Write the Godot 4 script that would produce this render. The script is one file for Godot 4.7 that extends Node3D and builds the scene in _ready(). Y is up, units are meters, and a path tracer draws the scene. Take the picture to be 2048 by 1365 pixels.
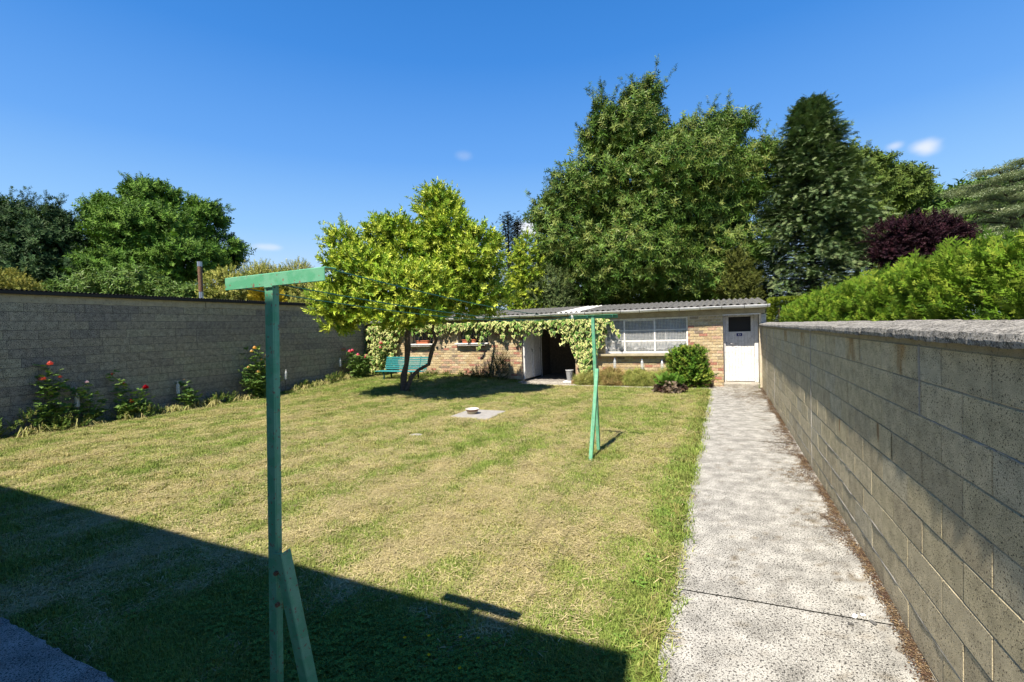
extends Node3D
# A walled back garden in summer sun: dry lawn, brick shed, block walls, clothes-line posts, trees behind.

const GOLDEN = [[-8.52,6.27,-12.88,0.66,0.66,0.66], [-9.86,5.42,-12.12,1.09,0.52,0.81], [-11.19,4.87,-11.27,0.47,0.52,0.49], [-10.30,4.07,-11.00,1.11,0.58,0.85], [-9.15,4.67,-12.54,1.49,0.79,1.14], [-7.53,4.65,-13.51,0.85,0.62,0.73], [-10.92,2.95,-11.01,1.01,0.72,0.86], [-8.75,3.24,-11.25,1.61,0.80,1.20], [-7.07,3.02,-12.58,1.04,0.67,0.85], [-11.04,2.32,-10.82,0.50,0.29,0.40], [-8.63,2.51,-11.06,1.31,0.44,0.87], [-8.53,5.73,-13.41,0.68,0.54,0.61], [-8.20,4.01,-13.62,1.14,0.68,0.91]]
const GOLDEN_BUSH = [[-7.98,5.75,-18.9,0.50,0.75,0.6], [-7.75,4.8,-18.9,0.68,0.66,0.66], [-8.4,4.8,-18.75,0.58,0.62,0.6]]
const CHERRY = [[-2.96,13.26,-23.21,0.40,0.71,0.55], [-3.74,12.66,-22.84,0.53,0.80,0.66], [-4.24,11.35,-22.56,1.51,1.15,1.33], [-5.04,12.21,-21.89,0.52,0.52,0.52], [-3.56,12.09,-23.23,1.08,1.08,1.08], [-1.56,10.66,-24.34,2.17,1.27,1.72], [0.34,11.41,-25.03,0.63,0.99,0.81], [-0.06,11.48,-24.51,0.53,0.71,0.62], [0.99,11.71,-25.00,0.44,0.44,0.44], [-2.76,8.91,-23.18,3.54,1.77,2.66], [0.87,8.88,-25.20,1.62,1.44,1.53], [-5.84,8.43,-21.19,1.73,1.47,1.60], [-6.59,6.29,-20.78,1.38,1.56,1.47], [-3.84,5.09,-21.47,2.79,1.78,2.28], [-0.16,5.41,-23.96,2.01,1.83,1.92], [-7.76,7.58,-20.82,0.62,0.53,0.58], [2.68,7.31,-25.66,0.89,0.35,0.62], [1.68,10.27,-25.29,0.80,0.53,0.66], [-5.52,4.26,-21.22,1.90,0.95,1.43], [-1.56,4.08,-22.50,2.20,0.85,1.52], [-5.37,11.13,-22.03,0.80,0.62,0.71], [-7.45,5.49,-20.57,0.61,0.61,0.61]]
const DARK_CHERRY = [[-33.55,7.69,-11.05,1.85,1.58,1.71], [-32.11,7.37,-11.71,1.58,1.32,1.45], [-34.01,8.76,-10.87,1.05,0.79,0.92], [-32.10,8.48,-11.75,0.66,0.66,0.66], [-31.27,7.74,-12.11,0.66,0.79,0.73], [-33.10,5.83,-11.21,2.64,1.32,1.98], [-31.18,6.29,-12.11,0.79,1.19,0.99], [-30.96,5.23,-12.18,1.32,0.79,1.05]]
const WALNUT = [[-29.56,10.22,-15.18,1.43,0.71,1.07], [-31.24,9.09,-13.82,1.05,0.96,1.01], [-28.54,8.02,-14.49,3.00,1.46,2.23], [-26.84,8.70,-16.40,1.07,0.89,0.98], [-26.14,7.15,-17.23,0.91,0.82,0.86], [-29.35,6.16,-14.06,3.18,1.29,2.23], [-30.28,10.78,-14.86,0.45,0.36,0.40], [-28.75,10.28,-15.56,0.54,0.54,0.54], [-27.31,9.61,-16.21,0.27,0.27,0.27], [-26.42,9.22,-16.61,0.54,0.45,0.49], [-32.08,9.86,-14.00,0.45,0.45,0.45], [-26.47,6.33,-14.85,2.19,1.18,1.68], [-32.85,7.57,-13.58,0.54,0.80,0.67]]
const LAUREL = [[-26.31,4.62,-11.01,1.15,0.58,0.87], [-24.66,4.68,-11.79,1.27,0.69,0.98], [-23.33,4.27,-12.39,0.92,0.37,0.65], [-22.28,4.18,-12.88,0.69,0.32,0.51], [-27.72,4.48,-10.36,0.58,0.35,0.46]]
const OLIVE = [[-27.15,4.79,-8.42,0.63,0.46,0.54], [-26.50,4.50,-8.72,0.58,0.33,0.46]]
const VARIEGATED = [[-20.22,4.48,-12.74,0.57,0.57,0.57], [-19.71,4.73,-12.98,0.48,0.48,0.48], [-19.22,4.34,-13.20,0.66,0.55,0.60], [-19.93,3.92,-12.86,0.88,0.40,0.64]]
const BAMBOO = [[-22.10,5.24,-16.30,1.05,0.63,0.84], [-21.51,4.90,-16.56,1.05,0.79,0.92], [-20.33,5.39,-17.13,0.79,0.53,0.66], [-20.20,4.73,-17.17,1.05,0.79,0.92], [-22.59,4.68,-16.06,0.79,0.66,0.73]]
const GOLD_CONIFER = [[-17.83,3.92,-13.28,0.47,0.47,0.47], [-17.49,3.70,-13.44,0.43,0.34,0.39]]
const VARIEGATED_B = [[-15.99,3.82,-13.58,0.73,0.46,0.60], [-15.24,3.59,-13.92,0.52,0.46,0.49]]
const DECIDUOUS_A = [[7.96,13.02,-39.31,0.79,0.79,0.79], [9.29,12.64,-39.92,1.02,0.79,0.91], [8.65,11.19,-39.58,1.70,1.36,1.53], [9.89,11.60,-40.17,0.79,0.91,0.85], [9.03,9.36,-39.70,1.36,1.13,1.25], [7.43,12.14,-39.04,0.68,0.91,0.79]]
const DECIDUOUS_B = [[12.70,12.37,-43.70,1.08,0.72,0.90], [12.02,11.19,-43.35,1.32,1.08,1.20], [11.46,10.00,-43.06,1.08,0.84,0.96], [13.12,11.39,-43.87,0.60,0.72,0.66]]
const FAR_GREEN = [[19.0,12.6,-58.7,2.0,1.2,1.76], [22.5,13.0,-60.1,2.4,1.3,2.18], [27.17,12.6,-61.53,2.2,1.7,2.18], [18.2,11.0,-57.79,2.0,1.5,2.0], [22.73,10.5,-59.38,3.4,1.6,2.6], [27.11,10.2,-61.41,2.6,2.0,2.4]]
const PLUM = [[5.38,4.83,-19.13,0.85,0.53,0.69], [6.24,4.58,-19.52,0.96,0.69,0.82], [6.73,4.83,-19.76,0.58,0.48,0.53], [5.13,4.20,-18.99,0.58,0.48,0.53], [6.09,3.95,-19.43,1.06,0.48,0.77], [7.11,4.45,-19.92,0.32,0.43,0.37], [5.77,5.24,-19.32,0.32,0.21,0.27], [6.55,5.27,-19.68,0.32,0.21,0.27]]
const UNDER = [[-8.07,3.06,-21.12,0.74,1.0,0.80], [-7.40,2.89,-21.42,0.87,1.0,0.80], [-6.39,2.86,-21.89,0.99,0.9,0.80], [-4.83,2.78,-22.61,1.24,0.9,0.93], [-3.03,2.72,-23.44,1.24,0.9,0.93], [-1.24,2.78,-24.28,1.24,0.95,0.96], [0.11,2.86,-24.91,1.11,1.1,0.99], [1.23,2.94,-25.43,0.99,1.2,0.99]]
const GREY_SHRUB = [[-7.55,3.64,-19.15,0.63,0.63,0.63], [-6.87,3.96,-19.48,0.68,0.79,0.73], [-6.64,3.16,-19.56,0.68,0.56,0.62], [-7.33,4.54,-19.28,0.41,0.56,0.48]]
const OLIVE_SHRUB = [[0.61,4.58,-21.87,0.47,0.60,0.54], [0.30,3.73,-21.70,0.54,0.64,0.59], [0.89,3.71,-21.97,0.54,0.64,0.59]]

const FACE := -14.8          # front plane of the shed
const WALL_X := 1.0          # face of the garden wall beside the path
const LEFT_X := -13.5        # face of the neighbouring outbuilding
const PATH_X := -0.36        # lawn side of the path

var rng := RandomNumberGenerator.new()
var taken := {}
var M := {}
var na := FastNoiseLite.new()
var nb := FastNoiseLite.new()

# ---------------------------------------------------------------- geometry
class Geo:
	var v := PackedVector3Array()
	var n := PackedVector3Array()
	var c := PackedColorArray()
	var col := Color(1, 1, 1)
	func tri(a: Vector3, b: Vector3, d: Vector3) -> void:
		var k := (d - a).cross(b - a).normalized()
		v.append(a); v.append(b); v.append(d)
		n.append(k); n.append(k); n.append(k)
		c.append(col); c.append(col); c.append(col)
	func quad(a: Vector3, b: Vector3, d: Vector3, e: Vector3) -> void:
		tri(a, b, d); tri(a, d, e)
	func sm(a: Vector3, b: Vector3, d: Vector3, ka: Vector3, kb: Vector3, kd: Vector3) -> void:
		v.append(a); v.append(b); v.append(d)
		n.append(ka); n.append(kb); n.append(kd)
		c.append(col); c.append(col); c.append(col)
	# chamfered box
	func box(at: Vector3, size: Vector3, bev := 0.0, turn := Basis()) -> void:
		var h := size * 0.5
		var b: float = minf(bev, minf(h.x, minf(h.y, h.z)) * 0.9)
		for ax in 3:
			var u := (ax + 1) % 3
			var w := (ax + 2) % 3
			for s in [-1.0, 1.0]:
				var q := []
				for k in [[-1.0, -1.0], [-1.0, 1.0], [1.0, 1.0], [1.0, -1.0]]:
					var p := Vector3()
					p[ax] = s * h[ax]
					p[u] = k[0] * (h[u] - b)
					p[w] = k[1] * (h[w] - b)
					q.append(at + turn * p)
				if s > 0:
					quad(q[0], q[1], q[2], q[3])
				else:
					quad(q[3], q[2], q[1], q[0])
		if b <= 0.0:
			return
		for ax in 3:
			var u := (ax + 1) % 3
			var w := (ax + 2) % 3
			for su in [-1.0, 1.0]:
				for sw in [-1.0, 1.0]:
					var q := []
					for k in [[-1.0, 0], [1.0, 0], [1.0, 1], [-1.0, 1]]:
						var p := Vector3()
						p[ax] = k[0] * (h[ax] - b)
						p[u] = su * (h[u] - (0.0 if k[1] == 0 else b))
						p[w] = sw * (h[w] - (b if k[1] == 0 else 0.0))
						q.append(at + turn * p)
					if su * sw > 0:
						quad(q[0], q[1], q[2], q[3])
					else:
						quad(q[3], q[2], q[1], q[0])
		for sx in [-1.0, 1.0]:
			for sy in [-1.0, 1.0]:
				for sz in [-1.0, 1.0]:
					var p1 := at + turn * Vector3(sx * h.x, sy * (h.y - b), sz * (h.z - b))
					var p2 := at + turn * Vector3(sx * (h.x - b), sy * h.y, sz * (h.z - b))
					var p3 := at + turn * Vector3(sx * (h.x - b), sy * (h.y - b), sz * h.z)
					if sx * sy * sz > 0:
						tri(p1, p3, p2)
					else:
						tri(p1, p2, p3)
	func tube(pts: Array, radii: Array, sides := 8, wob := 0.0) -> void:
		var rings := []
		var nor := []
		var side := Vector3(0.31, 0.1, 0.95)
		for i in pts.size():
			var d: Vector3 = (pts[mini(i + 1, pts.size() - 1)] - pts[maxi(i - 1, 0)]).normalized()
			var a := d.cross(side).normalized()
			if a.length() < 0.5:
				a = d.cross(Vector3.RIGHT).normalized()
			var b := d.cross(a).normalized()
			var r := []
			var k := []
			for j in sides:
				var t := TAU * j / sides
				var o := a * cos(t) + b * sin(t)
				var ra: float = radii[i] * (1.0 + wob * sin(t * 2.0 + i * 1.7) + wob * 0.7 * sin(t * 3.0 - i * 2.3))
				r.append(pts[i] + o * ra)
				k.append(o)
			rings.append(r)
			nor.append(k)
		for i in pts.size() - 1:
			for j in sides:
				var l := (j + 1) % sides
				sm(rings[i][j], rings[i + 1][j], rings[i + 1][l], nor[i][j], nor[i + 1][j], nor[i + 1][l])
				sm(rings[i][j], rings[i + 1][l], rings[i][l], nor[i][j], nor[i + 1][l], nor[i][l])
		for e in [0, pts.size() - 1]:
			for j in sides:
				var l := (j + 1) % sides
				if e == 0:
					tri(pts[e], rings[e][j], rings[e][l])
				else:
					tri(pts[e], rings[e][l], rings[e][j])
	# profile: [radius, height] pairs, from the bottom outside round to the inside
	func lathe(at: Vector3, prof: Array, segs := 20) -> void:
		for i in prof.size() - 1:
			var a: Array = prof[i]
			var b: Array = prof[i + 1]
			for j in segs:
				var t := TAU * j / segs
				var t2 := TAU * (j + 1) / segs
				var p1 := at + Vector3(cos(t) * a[0], a[1], sin(t) * a[0])
				var p2 := at + Vector3(cos(t2) * a[0], a[1], sin(t2) * a[0])
				var p3 := at + Vector3(cos(t2) * b[0], b[1], sin(t2) * b[0])
				var p4 := at + Vector3(cos(t) * b[0], b[1], sin(t) * b[0])
				var slope := Vector2(b[1] - a[1], a[0] - b[0]).normalized()
				var k1 := Vector3(cos(t) * slope.x, slope.y, sin(t) * slope.x)
				var k2 := Vector3(cos(t2) * slope.x, slope.y, sin(t2) * slope.x)
				sm(p1, p2, p3, k1, k2, k2)
				sm(p1, p3, p4, k1, k2, k1)
	# a folded leaf of four faces
	func leaf(b: Vector3, dir: Vector3, up: Vector3, length: float, width: float, droop := 0.2) -> void:
		var s := dir.cross(up).normalized() * width * 0.5
		var t := b + dir * length - up * droop * length
		var m := b + dir * length * 0.48 - up * width * 0.16 - up * droop * length * 0.25
		var l := b + dir * length * 0.45 + s + up * width * 0.1 - up * droop * length * 0.25
		var r := b + dir * length * 0.45 - s + up * width * 0.1 - up * droop * length * 0.25
		tri(b, l, m); tri(l, t, m); tri(t, r, m); tri(r, b, m)
	func mesh() -> ArrayMesh:
		var a := []
		a.resize(Mesh.ARRAY_MAX)
		a[Mesh.ARRAY_VERTEX] = v
		a[Mesh.ARRAY_NORMAL] = n
		a[Mesh.ARRAY_COLOR] = c
		var m := ArrayMesh.new()
		m.add_surface_from_arrays(Mesh.PRIMITIVE_TRIANGLES, a)
		return m

# ---------------------------------------------------------------- scene tree
func numbered(called: String) -> String:
	taken[called] = int(taken.get(called, 0)) + 1
	return called if taken[called] == 1 else "%s_%03d" % [called, taken[called] - 1]

func thing(called: String, label: String, category: String, at := Vector3.ZERO, turn := 0.0, group := "") -> Node3D:
	var o := Node3D.new()
	o.name = numbered(called)
	add_child(o)
	o.position = at
	o.rotation.y = turn
	o.set_meta("label", label)
	o.set_meta("category", category)
	if group != "":
		o.set_meta("group", group)
	return o

func part(parent: Node, called: String, g, m: Material, stuff := false) -> MeshInstance3D:
	var o := MeshInstance3D.new()
	o.mesh = g.mesh() if g is Geo else g
	o.material_override = m
	o.name = called if parent != self else numbered(called)
	parent.add_child(o, true)
	if stuff:
		o.set_meta("kind", "stuff")
	return o

func structure(called: String, g, m: Material) -> MeshInstance3D:
	var o := part(self, called, g, m)
	o.set_meta("kind", "structure")
	return o

func many(parent: Node, called: String, mesh: Mesh, m: Material, xf: Array, cols: Array, stuff := true) -> MultiMeshInstance3D:
	var mm := MultiMesh.new()
	mm.transform_format = MultiMesh.TRANSFORM_3D
	mm.use_colors = true
	mm.mesh = mesh
	mm.instance_count = xf.size()
	for i in xf.size():
		mm.set_instance_transform(i, xf[i])
		mm.set_instance_color(i, cols[i])
	var o := MultiMeshInstance3D.new()
	o.multimesh = mm
	o.material_override = m
	o.name = called if parent != self else numbered(called)
	parent.add_child(o, true)
	if stuff:
		o.set_meta("kind", "stuff")
	return o

# ---------------------------------------------------------------- materials
func lin(r: float, g: float, b: float) -> Color:
	return Color(r, g, b).linear_to_srgb()

func mat(color: Color, rough := 0.8, vertex := false) -> StandardMaterial3D:
	var m := StandardMaterial3D.new()
	m.albedo_color = color
	m.roughness = rough
	m.vertex_color_use_as_albedo = vertex
	m.metallic_specular = 0.4
	m.cull_mode = BaseMaterial3D.CULL_DISABLED
	return m

func leafy(rough := 0.5, through := 0.5) -> StandardMaterial3D:
	var m := mat(Color.WHITE, rough, true)
	m.metallic_specular = 0.22
	m.backlight_enabled = true
	m.backlight = Color(through, through * 1.0, through * 0.55)
	return m

func noise(kind: int, freq: float, octaves: int, sd: int) -> FastNoiseLite:
	var f := FastNoiseLite.new()
	f.noise_type = kind
	f.frequency = freq
	f.seed = sd
	f.fractal_octaves = octaves
	f.fractal_type = FastNoiseLite.FRACTAL_FBM if octaves > 1 else FastNoiseLite.FRACTAL_NONE
	return f

func field(kind: int, freq: float, octaves: int, sd: int, size: int) -> PackedByteArray:
	var f := noise(kind, freq, octaves, sd)
	var im := f.get_seamless_image(size, size)
	im.convert(Image.FORMAT_L8)
	return im.get_data()

# grey-scale grain: mean tone, coarse mottling, fine grain and pits (dark) or flecks (pale)
func grain(size: int, sd: int, mottle: float, fine: float, pits: float, pit_at: int, flecks: float, fleck_at: int, coarse_freq := 0.006, fine_freq := 0.12, pit_freq := 0.09, mean := 200.0) -> Array:
	var a := field(FastNoiseLite.TYPE_SIMPLEX_SMOOTH, coarse_freq, 4, sd, size)
	var b := field(FastNoiseLite.TYPE_SIMPLEX, fine_freq, 2, sd + 1, size)
	var p := field(FastNoiseLite.TYPE_SIMPLEX_SMOOTH, pit_freq, 3 if pit_freq > 0.05 else 2, sd + 2, size)
	var q := field(FastNoiseLite.TYPE_SIMPLEX_SMOOTH, pit_freq * 1.3, 2, sd + 3, size)
	var data := PackedByteArray()
	var hh := PackedByteArray()
	data.resize(size * size)
	hh.resize(size * size)
	for i in size * size:
		var t := mean + (a[i] - 128) * mottle + (b[i] - 128) * fine
		var h := 180.0 + (b[i] - 128) * 0.5
		if p[i] < pit_at:
			var k: float = minf(1.0, (pit_at - p[i]) / 18.0)
			t *= 1.0 - pits * k
			h -= 120.0 * k
		if q[i] > fleck_at:
			t += flecks * minf(1.0, (q[i] - fleck_at) / 14.0)
		data[i] = clampi(int(t), 0, 255)
		hh[i] = clampi(int(h), 0, 255)
	var ia := Image.create_from_data(size, size, false, Image.FORMAT_L8, data)
	var ih := Image.create_from_data(size, size, false, Image.FORMAT_L8, hh)
	ia.convert(Image.FORMAT_RGB8)
	ih.convert(Image.FORMAT_RGB8)
	return [ImageTexture.create_from_image(ia), ImageTexture.create_from_image(ih)]

func grained(color: Color, tex: Array, scale: float, relief: float, rough := 0.9, vertex := false) -> StandardMaterial3D:
	var m := mat(color, rough, vertex)
	m.albedo_texture = tex[0]
	m.uv1_triplanar = true
	m.uv1_world_triplanar = true
	m.uv1_scale = Vector3.ONE * scale
	if relief > 0.0:
		m.heightmap_enabled = true
		m.heightmap_texture = tex[1]
		m.heightmap_scale = relief
	return m

func materials() -> void:
	var block := grain(1024, 3, 0.2, 0.38, 0.7, 78, 25.0, 185, 0.008, 0.16, 0.07, 216.0)
	var aggr := grain(1024, 23, 0.35, 0.9, 0.62, 92, 40.0, 165, 0.006, 0.24, 0.085, 206.0)
	var rough := grain(1024, 203, 0.3, 0.75, 0.65, 96, 45.0, 172, 0.012, 0.2, 0.07, 208.0)
	var lichen := grain(1024, 43, 0.7, 0.6, 0.55, 85, 150.0, 162, 0.01, 0.15, 0.04, 185.0)
	var soft := grain(512, 63, 0.16, 0.14, 0.2, 70, 10.0, 190, 0.01, 0.15, 0.05, 238.0)
	var clay := grain(512, 163, 0.25, 0.3, 0.45, 80, 15.0, 185, 0.012, 0.15, 0.06, 225.0)
	var turf := grain(1024, 83, 0.5, 0.9, 0.6, 105, 60.0, 160, 0.01, 0.2, 0.12)
	M.block = []
	for t in [[0.44, 0.385, 0.25], [0.41, 0.36, 0.24], [0.47, 0.41, 0.275], [0.385, 0.335, 0.225], [0.425, 0.385, 0.275]]:
		M.block.append(grained(lin(t[0] * 1.65, t[1] * 1.65, t[2] * 1.65), block, 0.9, 0.5))
	M.grey_block = []
	for t in [[0.38, 0.34, 0.26], [0.355, 0.315, 0.245], [0.325, 0.29, 0.235], [0.40, 0.365, 0.27], [0.29, 0.26, 0.22], [0.385, 0.36, 0.265]]:
		M.grey_block.append(grained(lin(t[0] * 1.5, t[1] * 1.5, t[2] * 1.5), rough, 0.6, 0.8))
	M.stained = grained(lin(0.44 * 1.65, 0.385 * 1.65, 0.25 * 1.65), block, 0.9, 0.5, 0.9, true)
	M.mortar = grained(lin(0.36, 0.325, 0.25), soft, 1.5, 0.3)
	M.grey_mortar = grained(lin(0.13, 0.118, 0.10), soft, 1.5, 0.3)
	M.pointing = grained(lin(0.42, 0.40, 0.36), soft, 2.0, 0.2)
	M.coping = grained(lin(0.42, 0.41, 0.385), lichen, 1.3, 0.8)
	M.beam = grained(lin(0.44, 0.385, 0.27), soft, 0.8, 0.2)
	M.concrete = grained(lin(0.55, 0.545, 0.515), aggr, 0.62, 0.3, 0.95, true)
	M.apron = grained(lin(0.62, 0.58, 0.51), aggr, 0.6, 0.2)
	M.slab = grained(lin(0.36, 0.35, 0.34), soft, 1.2, 0.2)
	M.turf = grained(Color.WHITE, turf, 1.1, 0.6, 1.0, true)
	M.brick = []
	for t in [[0.56, 0.44, 0.26], [0.61, 0.50, 0.31], [0.50, 0.37, 0.215], [0.56, 0.37, 0.26], [0.44, 0.21, 0.15], [0.38, 0.31, 0.21], [0.64, 0.54, 0.36], [0.28, 0.22, 0.17]]:
		M.brick.append(grained(lin(t[0] * 1.25, t[1] * 1.25, t[2] * 1.25), clay, 1.7, 0.3))
	M.brickwork = grained(Color.WHITE, block, 1.7, 0.3, 0.9, true)
	M.brick_mortar = grained(lin(0.66, 0.58, 0.45), soft, 2.0, 0.2)
	M.roof = grained(lin(0.235, 0.235, 0.225), lichen, 0.9, 0.4)
	M.clear_sheet = mat(lin(0.80, 0.80, 0.78), 0.4)
	M.dark_roof = mat(lin(0.03, 0.028, 0.026), 0.8)
	M.white = grained(lin(0.88, 0.88, 0.88), soft, 1.4, 0.05, 0.55)
	M.worn_white = grained(lin(0.84, 0.84, 0.84), soft, 0.9, 0.1, 0.7)
	M.gutter = mat(lin(0.80, 0.81, 0.83), 0.35)
	M.dark = mat(lin(0.02, 0.02, 0.022), 0.6)
	M.iron = mat(lin(0.03, 0.03, 0.035), 0.5)
	var chips := field(FastNoiseLite.TYPE_SIMPLEX_SMOOTH, 0.035, 3, 503, 512)
	var scuff := field(FastNoiseLite.TYPE_SIMPLEX_SMOOTH, 0.012, 3, 504, 512)
	var fleck := field(FastNoiseLite.TYPE_SIMPLEX, 0.2, 1, 505, 512)
	var paint := Image.create(512, 512, false, Image.FORMAT_RGB8)
	for y in 512:
		for x in 512:
			var i := y * 512 + x
			var pc := Color(0.098, 0.345, 0.20).lerp(Color(0.15, 0.39, 0.25), clampf((scuff[i] - 110) / 60.0, 0.0, 1.0)) * (0.9 + 0.2 * fleck[i] / 255.0)
			if chips[i] > 196:
				pc = Color(0.16, 0.075, 0.04).lerp(Color(0.30, 0.28, 0.24), fleck[i] / 400.0)
			paint.set_pixel(x, y, pc.linear_to_srgb())
	var ptex := ImageTexture.create_from_image(paint)
	M.green = grained(Color.WHITE, [ptex, ptex], 1.6, 0.0, 0.45)
	M.line_green = mat(lin(0.02, 0.12, 0.09), 0.5)
	M.turquoise = grained(lin(0.05, 0.30, 0.32), soft, 2.0, 0.05, 0.45)
	M.bench_iron = mat(lin(0.008, 0.05, 0.05), 0.5)
	M.cream = grained(lin(0.82, 0.78, 0.68), soft, 3.0, 0.05, 0.3)
	M.rust_band = mat(lin(0.20, 0.07, 0.05), 0.35)
	M.terracotta = mat(lin(0.45, 0.14, 0.07), 0.8)
	M.steel = mat(lin(0.5, 0.5, 0.52), 0.35)
	M.steel.metallic = 0.9
	M.rusty = grained(lin(0.30, 0.17, 0.10), lichen, 2.0, 0.1, 0.6)
	M.blue = mat(lin(0.015, 0.025, 0.17), 0.3)
	M.number_white = mat(lin(0.85, 0.85, 0.85), 0.4)
	M.bucket = grained(lin(0.34, 0.35, 0.37), soft, 2.0, 0.0, 0.5)
	M.bark = grained(lin(0.23, 0.19, 0.15), lichen, 2.2, 1.0)
	M.twig = mat(lin(0.10, 0.075, 0.05), 0.9)
	M.leaf = leafy(0.5, 0.5)
	M.gloss_leaf = leafy(0.34, 0.4)
	M.needle = leafy(0.6, 0.25)
	M.petal = leafy(0.6, 0.5)
	M.grass = leafy(0.65, 0.45)
	M.curtain = leafy(0.9, 0.6)
	M.litter = mat(Color.WHITE, 0.9, true)
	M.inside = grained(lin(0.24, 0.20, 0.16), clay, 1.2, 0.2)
	M.glass = mat(Color(0.75, 0.8, 0.82, 0.12), 0.03)
	M.glass.transparency = BaseMaterial3D.TRANSPARENCY_ALPHA
	M.bottle = mat(Color(0.9, 0.93, 0.95, 0.42), 0.1)
	M.bottle.transparency = BaseMaterial3D.TRANSPARENCY_ALPHA
	M.house = grained(lin(0.45, 0.40, 0.32), soft, 0.7, 0.2)
	M.tiles = grained(lin(0.36, 0.15, 0.10), lichen, 0.8, 0.4)

# ---------------------------------------------------------------- land
func ss(a: float, b: float, x: float) -> float:
	var t := clampf((x - a) / (b - a), 0.0, 1.0)
	return t * t * (3.0 - 2.0 * t)

func height(x: float, z: float) -> float:
	var h := 0.22 * ss(-9.6, -14.6, z) * ss(-5.2, -9.5, x) - 0.08 * ss(-4.4, -2.6, z)
	if x < PATH_X:
		h += (na.get_noise_2d(x * 6.0, z * 6.0) * 0.02) * ss(PATH_X, PATH_X - 1.0, x)
	return h

# 0 = bleached straw, 1 = green
func greenness(x: float, z: float) -> float:
	var g := 0.50 + 0.55 * na.get_noise_2d(x * 4.0 + 31.0, z * 2.2) + 0.5 * nb.get_noise_2d(x * 28.0, z * 20.0) + 0.55 * nb.get_noise_2d(x * 85.0, z * 70.0)
	g += 0.40 * ss(-0.85, -0.45, x + 0.25 * na.get_noise_2d(7.0, z * 12.0))
	g += 0.45 * ss(-2.7, -2.0, z + 0.4 * na.get_noise_2d(x * 8.0, 3.0)) * ss(-6.0, -2.0, x)
	g += 0.30 * ss(-2.9, -1.8, z) + 0.25 * ss(-9.5, -11.5, z) * ss(-5.0, -8.0, x)
	g += 0.16 * sin(x * 5.2 + 0.5 * z + 2.0 * na.get_noise_2d(x, z))
	g += 0.5 * exp(-((x + 1.75) * (x + 1.75) + (z + 6.6) * (z + 6.6)) * 9.0)
	g -= 0.4 * exp(-((x + 5.05) * (x + 5.05) + (z + 9.0) * (z + 9.0)) * 1.6)
	return clampf(g, 0.0, 1.0)

func on_paving(x: float, z: float, m := 0.0) -> bool:
	if x > PATH_X - m + 0.03 * na.get_noise_2d(5.0, z * 25.0):
		return true
	if z > -1.32 - m and x < -2.7:
		return true
	if absf(x + 5.05) < 0.47 + m and absf(z + 8.95) < 0.46 + m:
		return true
	if absf(x + 5.18) < 0.14 + m and absf(z + 6.81) < 0.1 + m:
		return true
	if z < -14.12 + m and x > -6.6:
		return true
	return false

func straw_green(g: float, r: float) -> Color:
	var a := Color(0.47, 0.41, 0.175).lerp(Color(0.19, 0.275, 0.055), g)
	return a * (0.66 + 0.75 * r)

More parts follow.
